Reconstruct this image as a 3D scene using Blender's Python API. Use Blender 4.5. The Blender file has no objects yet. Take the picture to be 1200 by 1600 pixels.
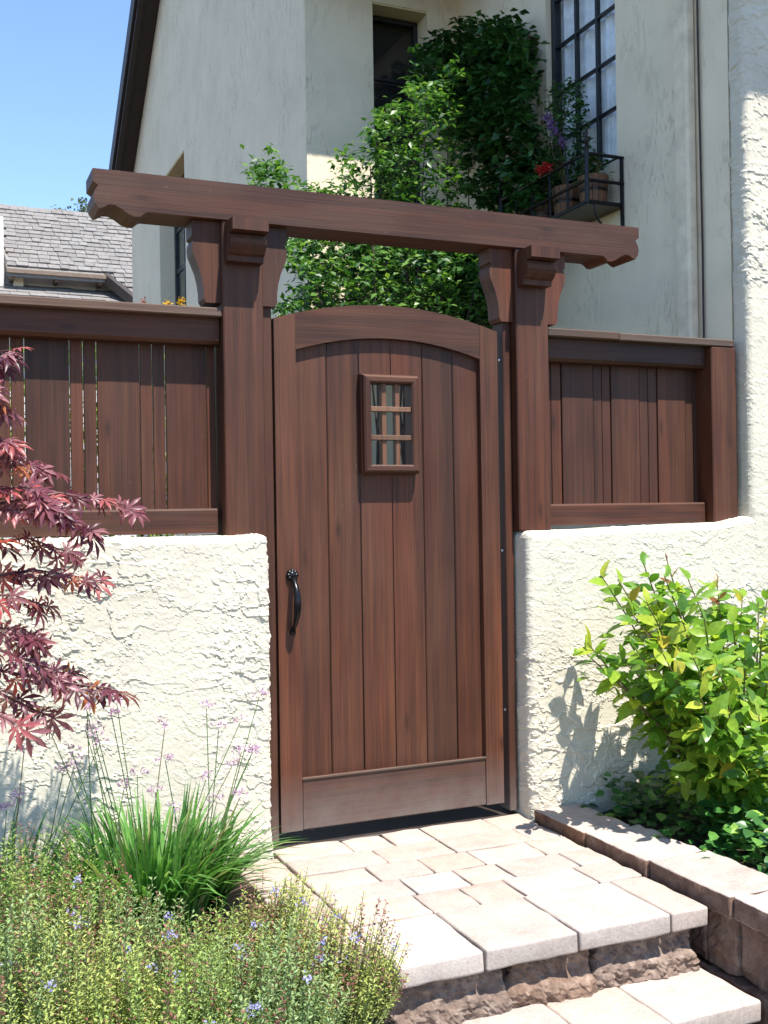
import bpy, math, random
import numpy as np
from mathutils import Vector, Matrix

# ------------------------------------------------------------------ camera, sky, sun, exposure
scene = bpy.context.scene
CAM = np.array([-1.2128854, -3.8283737, 1.1754220])
YAW, PITCH, ROLL, FPX = 0.40617849, 0.00232453, -0.01585514, 1683.35
_c, _s = math.cos(YAW), math.sin(YAW)
FW = np.array([_s*math.cos(PITCH), _c*math.cos(PITCH), math.sin(PITCH)])
RT = np.array([_c, -_s, 0.0]); UP = np.cross(RT, FW)
RT, UP = math.cos(ROLL)*RT + math.sin(ROLL)*UP, -math.sin(ROLL)*RT + math.cos(ROLL)*UP
cd = bpy.data.cameras.new('camera'); cam = bpy.data.objects.new('camera', cd)
scene.collection.objects.link(cam); scene.camera = cam
M = Matrix.Identity(4)
for i in range(3):
    M[i][0], M[i][1], M[i][2], M[i][3] = RT[i], UP[i], -FW[i], CAM[i]
cam.matrix_world = M
cd.sensor_fit = 'VERTICAL'; cd.sensor_height = 36.0; cd.lens = 36.0*FPX/1600.0
cd.clip_start = 0.05; cd.clip_end = 2000

SUN_EL, SUN_AZ = math.radians(66), math.radians(14)     # azimuth measured from the gate's normal towards the right
world = bpy.data.worlds.new('World'); scene.world = world; world.use_nodes = True
wn = world.node_tree.nodes; wl = world.node_tree.links
sky = wn.new('ShaderNodeTexSky'); sky.sky_type = 'NISHITA'; sky.sun_disc = False
sky.sun_elevation = SUN_EL; sky.sun_rotation = math.pi - SUN_AZ
sky.altitude = 600; sky.air_density = 1.0; sky.dust_density = 0.05; sky.ozone_density = 4.0
wn['Background'].inputs['Strength'].default_value = 0.125
wl.new(sky.outputs[0], wn['Background'].inputs['Color'])
sd = bpy.data.lights.new('sun', 'SUN'); sd.energy = 4.2; sd.angle = math.radians(0.53); sd.color = (1.0, 0.955, 0.88)
sun = bpy.data.objects.new('sun', sd); scene.collection.objects.link(sun)
TO_SUN = Vector((math.sin(SUN_AZ)*math.cos(SUN_EL), -math.cos(SUN_AZ)*math.cos(SUN_EL), math.sin(SUN_EL)))
sun.rotation_euler = (-TO_SUN).to_track_quat('-Z', 'Y').to_euler(); sun.location = (2, -6, 12)
vs = scene.view_settings
vs.view_transform = 'Standard'; vs.look = 'None'; vs.gamma = 1.0; vs.use_curve_mapping = False
vs.exposure = 1.3

# ------------------------------------------------------------------ helpers
rng = random.Random(7); nrg = np.random.default_rng(11)
COL = scene.collection

def ray(px, py):
    return FW + RT*(px-600)/FPX - UP*(py-800)/FPX
def onY(px, py, Y):
    d = ray(px, py); return CAM + d*(Y-CAM[1])/d[1]
def onX(px, py, X):
    d = ray(px, py); return CAM + d*(X-CAM[0])/d[0]

def tag(o, label=None, cat=None, group=None, kind=None):
    if label: o['label'] = label
    if cat: o['category'] = cat
    if group: o['group'] = group
    if kind: o['kind'] = kind
    return o
def empty(name, loc, label=None, cat=None, group=None):
    o = bpy.data.objects.new(name, None); o.location = loc; o.empty_display_size = 0.1
    COL.objects.link(o); return tag(o, label, cat, group)
def wloc(o):
    v = Vector(o.location)
    while o.parent: o = o.parent; v += Vector(o.location)
    return v

import bmesh
def fixn(o):
    b = bmesh.new(); b.from_mesh(o.data); bmesh.ops.recalc_face_normals(b, faces=b.faces); b.to_mesh(o.data); b.free()

class MB:
    """collects geometry in world coordinates and links it as one mesh object"""
    def __init__(s): s.v = []; s.f = []; s.n = 0; s.r = []
    def add(s, v, f, r=0.0):
        b = s.n; s.v.append(np.asarray(v, float).reshape(-1, 3)); s.n += len(v)
        for q in f: s.f.append([i+b for i in q]); s.r.append(r)
        return s
    def build(s, name, mat, parent=None, smooth=False, kind=None, origin=None):
        V = np.concatenate(s.v) if s.v else np.zeros((0, 3))
        if origin is None:
            lo, hi = V.min(0), V.max(0); origin = ((lo[0]+hi[0])/2, (lo[1]+hi[1])/2, lo[2])
        org = np.array(origin, float)
        me = bpy.data.meshes.new(name); me.from_pydata((V-org).tolist(), [], s.f)
        if any(s.r):
            a = me.attributes.new('rnd', 'FLOAT', 'FACE'); a.data.foreach_set('value', np.array(s.r, np.float32))
        if smooth: me.polygons.foreach_set('use_smooth', [True]*len(me.polygons))
        me.update(); me.materials.append(mat)
        o = bpy.data.objects.new(name, me); COL.objects.link(o)
        if parent is not None:
            o.parent = parent; o.location = Vector(org) - wloc(parent)
        else: o.location = org
        if kind: o['kind'] = kind
        return o

def cbox(lo, hi, c=0.004):
    lo = np.array(lo, float); hi = np.array(hi, float); ctr = (lo+hi)/2
    c = min(c, *( (hi-lo)*0.45 ))
    ids = {}; V = []
    for sx in (0, 1):
        for sy in (0, 1):
            for sz in (0, 1):
                for a in range(3):
                    p = []
                    for k, s in enumerate((sx, sy, sz)):
                        e = hi[k] if s else lo[k]
                        p.append(e if k == a else (e-c if s else e+c))
                    ids[(sx, sy, sz, a)] = len(V); V.append(p)
    F = []
    def put(keys):
        F.append([ids[k] for k in keys])
    for s in (0, 1):
        put([(s, 0, 0, 0), (s, 1, 0, 0), (s, 1, 1, 0), (s, 0, 1, 0)])
        put([(0, s, 0, 1), (1, s, 0, 1), (1, s, 1, 1), (0, s, 1, 1)])
        put([(0, 0, s, 2), (1, 0, s, 2), (1, 1, s, 2), (0, 1, s, 2)])
        for t in (0, 1):
            put([(s, t, 0, 0), (s, t, 1, 0), (s, t, 1, 1), (s, t, 0, 1)])
            put([(s, 0, t, 0), (s, 1, t, 0), (s, 1, t, 2), (s, 0, t, 2)])
            put([(0, s, t, 1), (1, s, t, 1), (1, s, t, 2), (0, s, t, 2)])
            for u in (0, 1): put([(s, t, u, 0), (s, t, u, 1), (s, t, u, 2)])
    V = np.array(V)
    for i, f in enumerate(F):
        n = np.cross(V[f[1]]-V[f[0]], V[f[2]]-V[f[0]])
        if n @ (V[f].mean(0)-ctr) < 0: F[i] = f[::-1]
    return V, F

def prism(poly, axis, lo, hi):
    """extrude a 2D polygon (the two other axes in order) along axis between lo and hi"""
    n = len(poly); A = sum(poly[i][0]*poly[(i+1) % n][1]-poly[(i+1) % n][0]*poly[i][1] for i in range(n))
    if A < 0: poly = poly[::-1]
    V = []
    for t in (lo, hi):
        for a, b in poly:
            V.append({0: (t, a, b), 1: (a, t, b), 2: (a, b, t)}[axis])
    flip = axis == 1
    F = [list(range(n))[::-1], list(range(n, 2*n))] + [[i, (i+1) % n, n+(i+1) % n, n+i] for i in range(n)]
    if flip: F = [f[::-1] for f in F]
    return V, F

def tube(path, radii, seg=6, cap=True):
    P = [Vector(p) for p in path]
    if not hasattr(radii, '__len__'): radii = [radii]*len(P)
    V = []; F = []; nrm = None
    for i, p in enumerate(P):
        t = (P[min(i+1, len(P)-1)]-P[max(i-1, 0)]).normalized()
        if nrm is None:
            nrm = t.orthogonal().normalized()
        else:
            nrm = nrm - t*nrm.dot(t)
            nrm = nrm.normalized() if nrm.length > 1e-6 else t.orthogonal().normalized()
        b = t.cross(nrm)
        for k in range(seg):
            a = 2*math.pi*k/seg
            V.append(p + (nrm*math.cos(a)+b*math.sin(a))*radii[i])
    for i in range(len(P)-1):
        for k in range(seg):
            k2 = (k+1) % seg
            F.append([i*seg+k, i*seg+k2, (i+1)*seg+k2, (i+1)*seg+k])
    if cap:
        F.append(list(range(seg))[::-1]); F.append([(len(P)-1)*seg+k for k in range(seg)])
    return [tuple(v) for v in V], F

def lathe(prof, ctr, seg=16):
    V = []; F = []
    for r, z in prof:
        for k in range(seg):
            a = 2*math.pi*k/seg; V.append((ctr[0]+r*math.cos(a), ctr[1]+r*math.sin(a), ctr[2]+z))
    for i in range(len(prof)-1):
        for k in range(seg):
            k2 = (k+1) % seg; F.append([i*seg+k, i*seg+k2, (i+1)*seg+k2, (i+1)*seg+k])
    return V, F

# value noise on arrays of points
def _h(ix, iy, iz, s):
    n = (ix*374761393 + iy*668265263 + iz*2147483647 + s*1274126177) & 0xffffffff
    n = ((n ^ (n >> 13))*1274126177) & 0xffffffff
    n = ((n ^ (n >> 16))*2246822519) & 0xffffffff
    return ((n ^ (n >> 15)) & 0xffff)/32767.5 - 1.0
def vnoise(p, s=0):
    i = np.floor(p).astype(np.int64); f = p-i; f = f*f*f*(f*(f*6-15)+10); r = 0
    for dx in (0, 1):
        for dy in (0, 1):
            for dz in (0, 1):
                w = (f[:, 0] if dx else 1-f[:, 0])*(f[:, 1] if dy else 1-f[:, 1])*(f[:, 2] if dz else 1-f[:, 2])
                r = r + w*_h(i[:, 0]+dx, i[:, 1]+dy, i[:, 2]+dz, s)
    return r
def fbm(p, s=0, o=3):
    r = 0; a = 1.0
    for k in range(o): r = r + a*vnoise(p*2**k+k*17.3, s+k); a *= 0.5
    return r/1.5
def sstep(a, b, x):
    t = np.clip((x-a)/(b-a), 0, 1); return t*t*(3-2*t)

def trowel(p):
    """thick hand trowelled stucco: overlapping plates with broken edges"""
    w = p + 0.018*np.stack([vnoise(p*9, 5), vnoise(p*9, 6), vnoise(p*9, 7)], 1)
    h = 0.0018*fbm(p*2.2, 40, 2)
    for k, (f, th, am) in enumerate(((5, .24, .0034), (8, .28, .0036), (12, .30, .0036), (18, .33, .0032), (27, .36, .0026), (40, .40, .0018))):
        q = w*f; q = q*np.array([0.8, 1, 1.2])
        n = fbm(q+31.7*k, 50+k*7, 3); edge = .010+.05*np.clip(vnoise(p*8, 70+k)+.2, 0, 1)
        h = h + am*(sstep(th-edge, th, n)*(1-.55*sstep(th, th+.4, n)) + .45*sstep(th-edge, th, n)*(1-sstep(th, th+.06, n)))
    h = h*(.26+.62*sstep(-.30, .35, fbm(p*2.6, 140, 2)))
    m = sstep(.05, .45, fbm(p*5, 120, 2))
    return h + m*(0.0009*vnoise(p*140, 90) + 0.0008*vnoise(p*75, 91)) + .0003*vnoise(p*110, 92)
def rough_rock(p):
    return 0.017*fbm(p*11, 3, 3) + 0.011*fbm(p*40, 8, 2) + 0.006*vnoise(p*100, 9)
def split_face(p):
    return rough_rock(p) + .020*sstep(-.165, -.215, p[:, 2] + .02*vnoise(p*14, 31))
def worn(p):
    return 0.0045*fbm(p*14, 21, 3) + 0.0012*vnoise(p*70, 22)

def rbox(lo, hi, r, s, disp=None, faces='-y', coarse=None, keep=None):
    """rounded box whose surface is a grid of step s on the listed faces; displaced along its normal"""
    lo = np.array(lo, float); hi = np.array(hi, float); coarse = coarse or s*4
    ids = {}; P = []; F = []
    dense = [f.strip() for f in faces.split(',')]
    def lin(k, dn):
        step = s if dn else coarse
        n = max(1, int(round((hi[k]-lo[k]-2*r)/step)))
        m = [lo[k]+r*(1-math.cos(a)) for a in (0, .52, 1.05)] if r > 0 else []
        core = list(np.linspace(lo[k]+r, hi[k]-r, n+1))
        return ([lo[k], lo[k]+r*.25, lo[k]+r*.6] + core + [hi[k]-r*.6, hi[k]-r*.25, hi[k]]) if r > 0 else core
    # every axis gets one common subdivision so that faces share their edges
    dn = [any(d[1] != 'xyz'[k] for d in dense) for k in range(3)]
    L = [lin(k, dn[k]) for k in range(3)]
    for k in range(3):
        a, b = [(1, 2), (2, 0), (0, 1)][k]
        for sgn in (0, 1):
            if keep and ('+' if sgn else '-')+'xyz'[k] not in keep: continue
            val = hi[k] if sgn else lo[k]
            na, nb = len(L[a]), len(L[b]); g = [[0]*nb for _ in range(na)]
            for i in range(na):
                for j in range(nb):
                    p = [0, 0, 0]; p[k] = val; p[a] = L[a][i]; p[b] = L[b][j]
                    key = (round(p[0], 6), round(p[1], 6), round(p[2], 6))
                    if key not in ids: ids[key] = len(P); P.append(p)
                    g[i][j] = ids[key]
            for i in range(na-1):
                for j in range(nb-1):
                    q = [g[i][j], g[i+1][j], g[i+1][j+1], g[i][j+1]]
                    F.append(q if sgn else q[::-1])
    P = np.array(P); inner = np.clip(P, lo+r, hi-r); N = P-inner; ln = np.linalg.norm(N, axis=1, keepdims=True); ln[ln == 0] = 1
    N = N/ln; Q = inner + N*r
    if disp is not None: Q = Q + N*disp(Q)[:, None]
    return Q, F

# ------------------------------------------------------------------ materials
def new_mat(name):
    m = bpy.data.materials.new(name); m.use_nodes = True; nt = m.node_tree
    return m, nt, nt.nodes, nt.links, nt.nodes['Principled BSDF']
def node(nt, typ, **kw):
    n = nt.nodes.new(typ)
    for k, v in kw.items():
        if k.startswith('i_'): n.inputs[k[2:].replace('_', ' ')].default_value = v
        else: setattr(n, k, v)
    return n
def ramp(nt, stops):
    n = nt.nodes.new('ShaderNodeValToRGB'); e = n.color_ramp.elements
    while len(e) < len(stops): e.new(0.5)
    for k, (p, c) in enumerate(stops): e[k].position = p; e[k].color = (*c, 1)
    return n
def mixc(nt, fac, a, b, mode='MIX'):
    n = nt.nodes.new('ShaderNodeMix'); n.data_type = 'RGBA'; n.blend_type = mode
    for sock, val in ((n.inputs[0], fac), (n.inputs[6], a), (n.inputs[7], b)):
        if isinstance(val, (int, float)): sock.default_value = val
        elif isinstance(val, tuple): sock.default_value = (*val, 1)
        else: nt.links.new(val, sock)
    return n.outputs[2]

def plain(name, col, rough=0.6, metal=0.0, spec=0.5):
    m, nt, N, L, b = new_mat(name)
    tc = node(nt, 'ShaderNodeTexCoord'); nz = node(nt, 'ShaderNodeTexNoise', i_Scale=14.0, i_Detail=5.0)
    L.new(tc.outputs['Object'], nz.inputs['Vector'])
    rp = ramp(nt, [(.25, tuple(c*.8 for c in col)), (.75, tuple(min(1, c*1.15) for c in col))])
    L.new(nz.outputs[0], rp.inputs[0]); L.new(rp.outputs[0], b.inputs['Base Color'])
    b.inputs['Roughness'].default_value = rough; b.inputs['Metallic'].default_value = metal
    b.inputs['Specular IOR Level'].default_value = spec
    return m

def wood(name, axis, dark=(.034, .0120, .0060), mid=(.066, .0222, .0098), pale=(.094, .0350, .0160), grey=0.0, dust=False):
    m, nt, N, L, b = new_mat(name)
    tc = node(nt, 'ShaderNodeTexCoord'); oi = node(nt, 'ShaderNodeObjectInfo')
    off = node(nt, 'ShaderNodeVectorMath', operation='MULTIPLY_ADD'); off.inputs[1].default_value = (37, 51, 23)
    L.new(oi.outputs['Random'], off.inputs[0]); L.new(tc.outputs['Object'], off.inputs[2])
    def nz(sc, det, dist=0.0):
        v = [sc[0]]*3; v[axis] = sc[1]
        mp = node(nt, 'ShaderNodeMapping'); mp.inputs['Scale'].default_value = v; L.new(off.outputs[0], mp.inputs[0])
        n = node(nt, 'ShaderNodeTexNoise', i_Scale=1.0, i_Detail=det, i_Distortion=dist); L.new(mp.outputs[0], n.inputs['Vector']); return n
    fine = nz((230, 3.6), 6.0, 0.15); band = nz((34, 0.8), 5.0, 0.4); blot = nz((5, 2.2), 4.0); spk = nz((160, 40), 2.0)
    r1 = ramp(nt, [(.22, dark), (.5, mid), (.78, pale)]); L.new(band.outputs[0], r1.inputs[0])
    r2 = ramp(nt, [(.3, (.62, .58, .55)), (.5, (1, 1, 1)), (.72, (1.20, 1.19, 1.18))]); L.new(fine.outputs[0], r2.inputs[0])
    c = mixc(nt, 1.0, r1.outputs[0], r2.outputs[0], 'MULTIPLY')
    r3 = ramp(nt, [(.3, (.80, .78, .76)), (.7, (1.16, 1.10, 1.04))]); L.new(blot.outputs[0], r3.inputs[0])
    c = mixc(nt, 1.0, c, r3.outputs[0], 'MULTIPLY')
    red = nz((7, .7), 3.0); rr_ = ramp(nt, [(.45, (0, 0, 0)), (.72, (.75, .75, .75))]); L.new(red.outputs[0], rr_.inputs[0])
    c = mixc(nt, rr_.outputs[0], c, mixc(nt, 1.0, c, (1.42, 1.05, .78), 'MULTIPLY'))
    # per board tone
    mr = node(nt, 'ShaderNodeMapRange'); mr.inputs[3].default_value = .70; mr.inputs[4].default_value = 1.25
    L.new(oi.outputs['Random'], mr.inputs[0])
    c = mixc(nt, 1.0, c, mr.outputs[0], 'MULTIPLY')
    r4 = ramp(nt, [(.42, (0, 0, 0)), (.7, (1, 1, 1))]); L.new(blot.outputs[0], r4.inputs[0])
    gm = node(nt, 'ShaderNodeMath', operation='MULTIPLY'); gm.inputs[1].default_value = .27+grey; L.new(r4.outputs[0], gm.inputs[0])
    c = mixc(nt, gm.outputs[0], c, (.074, .040, .026))
    vk = node(nt, 'ShaderNodeTexVoronoi', i_Scale=1.0); vk.inputs['Randomness'].default_value = 1.0
    mk = node(nt, 'ShaderNodeMapping'); vv = [9.0]*3; vv[axis] = 2.6; mk.inputs['Scale'].default_value = vv; L.new(off.outputs[0], mk.inputs[0]); L.new(mk.outputs[0], vk.inputs['Vector'])
    rk = ramp(nt, [(.03, (.30, .27, .25)), (.10, (.8, .78, .75)), (.15, (1, 1, 1))]); L.new(vk.outputs['Distance'], rk.inputs[0])
    c = mixc(nt, .8, c, rk.outputs[0], 'MULTIPLY')
    # pale scuffs
    r5 = ramp(nt, [(.745, (0, 0, 0)), (.80, (.55, .55, .55))]); L.new(spk.outputs[0], r5.inputs[0])
    c = mixc(nt, r5.outputs[0], c, (.17, .12, .10))
    if dust:
        sp = node(nt, 'ShaderNodeSeparateXYZ'); L.new(tc.outputs['Object'], sp.inputs[0])
        d = node(nt, 'ShaderNodeMapRange'); d.inputs[1].default_value = .22; d.inputs[2].default_value = 0.0; L.new(sp.outputs[2], d.inputs[0])
        n2 = node(nt, 'ShaderNodeTexNoise', i_Scale=9.0, i_Detail=8.0, i_Roughness=.7); L.new(tc.outputs['Object'], n2.inputs['Vector'])
        mm = node(nt, 'ShaderNodeMath', operation='MULTIPLY'); L.new(d.outputs[0], mm.inputs[0]); L.new(n2.outputs[0], mm.inputs[1])
        m2 = node(nt, 'ShaderNodeMath', operation='MULTIPLY'); m2.inputs[1].default_value = 1.6; L.new(mm.outputs[0], m2.inputs[0]); m2.use_clamp = True
        c = mixc(nt, m2.outputs[0], c, (.125, .098, .086))
    L.new(c, b.inputs['Base Color'])
    rr = node(nt, 'ShaderNodeMapRange'); rr.inputs[3].default_value = .48; rr.inputs[4].default_value = .72; L.new(blot.outputs[0], rr.inputs[0])
    L.new(rr.outputs[0], b.inputs['Roughness']); b.inputs['Specular IOR Level'].default_value = .35
    bp = node(nt, 'ShaderNodeBump'); bp.inputs['Strength'].default_value = .35; bp.inputs['Distance'].default_value = .0018
    L.new(fine.outputs[0], bp.inputs['Height']); L.new(bp.outputs[0], b.inputs['Normal'])
    return m

def stucco(name, col, scratches=False, bump=0.35):
    m, nt, N, L, b = new_mat(name)
    g = node(nt, 'ShaderNodeNewGeometry')
    n1 = node(nt, 'ShaderNodeTexNoise', i_Scale=2.3, i_Detail=6.0, i_Roughness=.6); L.new(g.outputs['Position'], n1.inputs['Vector'])
    rp = ramp(nt, [(.3, tuple(c*.90 for c in col)), (.7, tuple(min(.9, c*1.05) for c in col))]); L.new(n1.outputs[0], rp.inputs[0])
    c = rp.outputs[0]
    n2 = node(nt, 'ShaderNodeTexNoise', i_Scale=75.0, i_Detail=6.0, i_Roughness=.65); L.new(g.outputs['Position'], n2.inputs['Vector'])
    # rain streaks
    mp = node(nt, 'ShaderNodeMapping'); mp.inputs['Scale'].default_value = (6, 6, .5); L.new(g.outputs['Position'], mp.inputs[0])
    n3 = node(nt, 'ShaderNodeTexNoise', i_Scale=1.0, i_Detail=5.0); L.new(mp.outputs[0], n3.inputs['Vector'])
    r3 = ramp(nt, [(.45, (1, 1, 1)), (.85, (.90, .885, .86))]); L.new(n3.outputs[0], r3.inputs[0])
    c = mixc(nt, .2 if scratches else .8, c, r3.outputs[0], 'MULTIPLY')
    bp = node(nt, 'ShaderNodeBump'); bp.inputs['Strength'].default_value = bump; bp.inputs['Distance'].default_value = .004
    L.new(n2.outputs[0], bp.inputs['Height']); last = bp.outputs[0]
    if scratches:
        mp2 = node(nt, 'ShaderNodeMapping'); mp2.inputs['Scale'].default_value = (30, 30, 10); L.new(g.outputs['Position'], mp2.inputs[0])
        n4 = node(nt, 'ShaderNodeTexNoise', i_Scale=1.0, i_Detail=6.0, i_Roughness=.62, i_Distortion=.9); L.new(mp2.outputs[0], n4.inputs['Vector'])
        r4 = ramp(nt, [(.54, (1, 1, 1)), (.60, (.35, .35, .35)), (.66, (.9, .9, .9))]); L.new(n4.outputs[0], r4.inputs[0])
        n5 = node(nt, 'ShaderNodeTexNoise', i_Scale=3.1, i_Detail=3.0); L.new(g.outputs['Position'], n5.inputs['Vector'])
        r5 = ramp(nt, [(.44, (0, 0, 0)), (.62, (1, 1, 1))]); L.new(n5.outputs[0], r5.inputs[0])
        hh = mixc(nt, r5.outputs[0], (1.0, 1.0, 1.0), r4.outputs[0])
        b2 = node(nt, 'ShaderNodeBump'); b2.inputs['Strength'].default_value = .6; b2.inputs['Distance'].default_value = .008
        L.new(hh, b2.inputs['Height']); L.new(last, b2.inputs['Normal']); last = b2.outputs[0]
        # thin cracks and dents hold a little dirt
        mp3 = node(nt, 'ShaderNodeMapping'); mp3.inputs['Scale'].default_value = (60, 60, 13.0); L.new(g.outputs['Position'], mp3.inputs[0])
        n6 = node(nt, 'ShaderNodeTexNoise', i_Scale=1.0, i_Detail=4.0, i_Roughness=.6, i_Distortion=.6); L.new(mp3.outputs[0], n6.inputs['Vector'])
        r6 = ramp(nt, [(.69, (0, 0, 0)), (.76, (1, 1, 1))]); L.new(n6.outputs[0], r6.inputs[0])
        c = mixc(nt, r6.outputs[0], c, tuple(k*.80 for k in col))
    L.new(last, b.inputs['Normal']); L.new(c, b.inputs['Base Color'])
    b.inputs['Roughness'].default_value = .9; b.inputs['Specular IOR Level'].default_value = .2
    return m

def stone(name, cols, bump=.5, sc=10.0, island=False):
    m, nt, N, L, b = new_mat(name)
    tc = node(nt, 'ShaderNodeTexCoord'); oi = node(nt, 'ShaderNodeObjectInfo'); g = node(nt, 'ShaderNodeNewGeometry')
    n1 = node(nt, 'ShaderNodeTexNoise', i_Scale=sc, i_Detail=8.0, i_Roughness=.7); L.new(g.outputs['Position'], n1.inputs['Vector'])
    k = len(cols); rp = ramp(nt, [(.28+.44*i/(k-1), c) for i, c in enumerate(cols)]); L.new(n1.outputs[0], rp.inputs[0])
    mr = node(nt, 'ShaderNodeMapRange'); mr.inputs[3].default_value = .88; mr.inputs[4].default_value = 1.10; L.new(oi.outputs['Random'], mr.inputs[0])
    c = mixc(nt, 1.0, rp.outputs[0], mr.outputs[0], 'MULTIPLY')
    hs = node(nt, 'ShaderNodeHueSaturation'); m2 = node(nt, 'ShaderNodeMapRange'); m2.inputs[3].default_value = .8; m2.inputs[4].default_value = 1.15
    w = node(nt, 'ShaderNodeMath', operation='FRACT'); ml = node(nt, 'ShaderNodeMath', operation='MULTIPLY'); ml.inputs[1].default_value = 7.31
    L.new(oi.outputs['Random'], ml.inputs[0]); L.new(ml.outputs[0], w.inputs[0]); L.new(w.outputs[0], m2.inputs[0]); L.new(m2.outputs[0], hs.inputs['Saturation']); L.new(c, hs.inputs['Color'])
    n2 = node(nt, 'ShaderNodeTexNoise', i_Scale=110.0, i_Detail=6.0, i_Roughness=.7); L.new(g.outputs['Position'], n2.inputs['Vector'])
    r2 = ramp(nt, [(.3, (.72, .72, .72)), (.7, (1.15, 1.15, 1.15))]); L.new(n2.outputs[0], r2.inputs[0])
    c = mixc(nt, .8, hs.outputs[0], r2.outputs[0], 'MULTIPLY')
    L.new(c, b.inputs['Base Color'])
    bp = node(nt, 'ShaderNodeBump'); bp.inputs['Strength'].default_value = bump; bp.inputs['Distance'].default_value = .004
    L.new(n2.outputs[0], bp.inputs['Height']); L.new(bp.outputs[0], b.inputs['Normal'])
    b.inputs['Roughness'].default_value = .85; b.inputs['Specular IOR Level'].default_value = .25
    return m

def leaf(name, stops, src='obj', transl=.35, rough=.42, spec=.5):
    m, nt, N, L, b = new_mat(name)
    if src == 'obj': o = node(nt, 'ShaderNodeObjectInfo').outputs['Random']
    else:
        a = node(nt, 'ShaderNodeAttribute'); a.attribute_name = 'rnd'; o = a.outputs['Fac']
    rp = ramp(nt, stops); L.new(o, rp.inputs[0])
    g = node(nt, 'ShaderNodeNewGeometry'); nz = node(nt, 'ShaderNodeTexNoise', i_Scale=60.0, i_Detail=3.0); L.new(g.outputs['Position'], nz.inputs['Vector'])
    r2 = ramp(nt, [(.3, (.8, .8, .8)), (.7, (1.15, 1.15, 1.15))]); L.new(nz.outputs[0], r2.inputs[0])
    c = mixc(nt, 1.0, rp.outputs[0], r2.outputs[0], 'MULTIPLY')
    L.new(c, b.inputs['Base Color']); b.inputs['Roughness'].default_value = rough; b.inputs['Specular IOR Level'].default_value = spec
    t = node(nt, 'ShaderNodeBsdfTranslucent'); cc = mixc(nt, 1.0, c, (1.25, 1.2, .7), 'MULTIPLY'); L.new(cc, t.inputs['Color'])
    mx = node(nt, 'ShaderNodeMixShader'); mx.inputs[0].default_value = transl
    L.new(b.outputs[0], mx.inputs[1]); L.new(t.outputs[0], mx.inputs[2]); L.new(mx.outputs[0], N['Material Output'].inputs['Surface'])
    return m

def glass_mat(name, tint=(.97, .985, .99), refl=.5):
    m, nt, N, L, b = new_mat(name)
    tr = node(nt, 'ShaderNodeBsdfTransparent'); tr.inputs[0].default_value = (*tint, 1)
    gl = node(nt, 'ShaderNodeBsdfGlossy'); gl.inputs['Roughness'].default_value = .03
    lw_ = node(nt, 'ShaderNodeLayerWeight'); pw = node(nt, 'ShaderNodeMath', operation='POWER'); pw.inputs[1].default_value = 5.0; L.new(lw_.outputs['Facing'], pw.inputs[0])
    fr = node(nt, 'ShaderNodeMath', operation='MULTIPLY_ADD'); fr.inputs[1].default_value = .8; fr.inputs[2].default_value = .03; L.new(pw.outputs[0], fr.inputs[0])
    mx = node(nt, 'ShaderNodeMixShader'); L.new(fr.outputs[0], mx.inputs[0]); L.new(tr.outputs[0], mx.inputs[1]); L.new(gl.outputs[0], mx.inputs[2])
    L.new(mx.outputs[0], N['Material Output'].inputs['Surface'])
    return m

W_V = wood('stained wood upright grain', 2); W_H = wood('stained wood level grain', 0)
W_Y = wood('stained wood cross grain', 1)
W_BEAM = wood('weathered beam wood', 0, grey=.25)
W_CAP = wood('weathered cap wood', 0, dark=(.046, .034, .027), mid=(.078, .058, .047), pale=(.13, .102, .084), grey=.4)
W_BOUNCE = wood('bounce tinted wood', 0, dark=(.085, .026, .012), mid=(.15, .050, .021), pale=(.18, .068, .032))  # brighter orange wood, bounced sunlight put into the colour
W_LAT = wood('pale lattice wood', 2, dark=(.09, .045, .026), mid=(.15, .080, .048), pale=(.20, .115, .072))
W_DUST = wood('dusty bottom rail wood', 0, grey=.15, dust=True)
W_VD = wood('dusty upright wood', 2, dust=True)
STUC = stucco('cream trowelled stucco', (.60, .55, .44), bump=.6)
HOUSE = stucco('cream house stucco', (.79, .675, .49), scratches=True)
HOUSE_RV = stucco('bounce tinted reveal plaster', (.70, .58, .34))  # yellowish bounce light put into the colour of the top reveals
PIPE = plain('cream painted pipe', (.74, .63, .46), .8, 0, .2)
PAVER = stone('tumbled paver', [(.335, .265, .225), (.41, .335, .285), (.455, .385, .335)], .4, 9)
BLOCK = stone('split face block', [(.10, .070, .055), (.195, .135, .103), (.34, .262, .21)], .9, 22)
BLOCK2 = stone('rust block', [(.10, .055, .038), (.20, .105, .062), (.28, .18, .125)], .9, 20)
SOIL = stone('soil', [(.035, .024, .017), (.06, .043, .03), (.10, .075, .055)], 1.0, 30)
IRON = plain('black iron', (.012, .012, .014), .28, .6)
DARK = plain('dark painted wood', (.030, .019, .015), .6)
FRAME = plain('black window frame', (.012, .012, .015), .4)
STEEL = plain('bolt steel', (.45, .45, .46), .3, 1.0)
GLASS = glass_mat('window glass')
CURTAIN = plain('white curtain', (.88, .87, .88), .9)
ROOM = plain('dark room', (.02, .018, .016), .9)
POT = plain('wooden planter staves', (.16, .075, .035), .7)
SHING = stone('asphalt shingle', [(.13, .122, .114), (.19, .177, .165), (.24, .222, .205)], .5, 12)
NWALL = stucco('pale neighbour stucco', (.62, .58, .56))
NTRIM = plain('brown fascia', (.17, .12, .085), .7)
BARK = stone('bark', [(.07, .045, .035), (.12, .085, .065)], .8, 40)
TWIG_R = plain('maple twig', (.10, .035, .035), .6)
TWIG_S = plain('soft green stem', (.14, .17, .06), .7)
TWIG_G = plain('green brown twig', (.12, .09, .035), .6)

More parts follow.
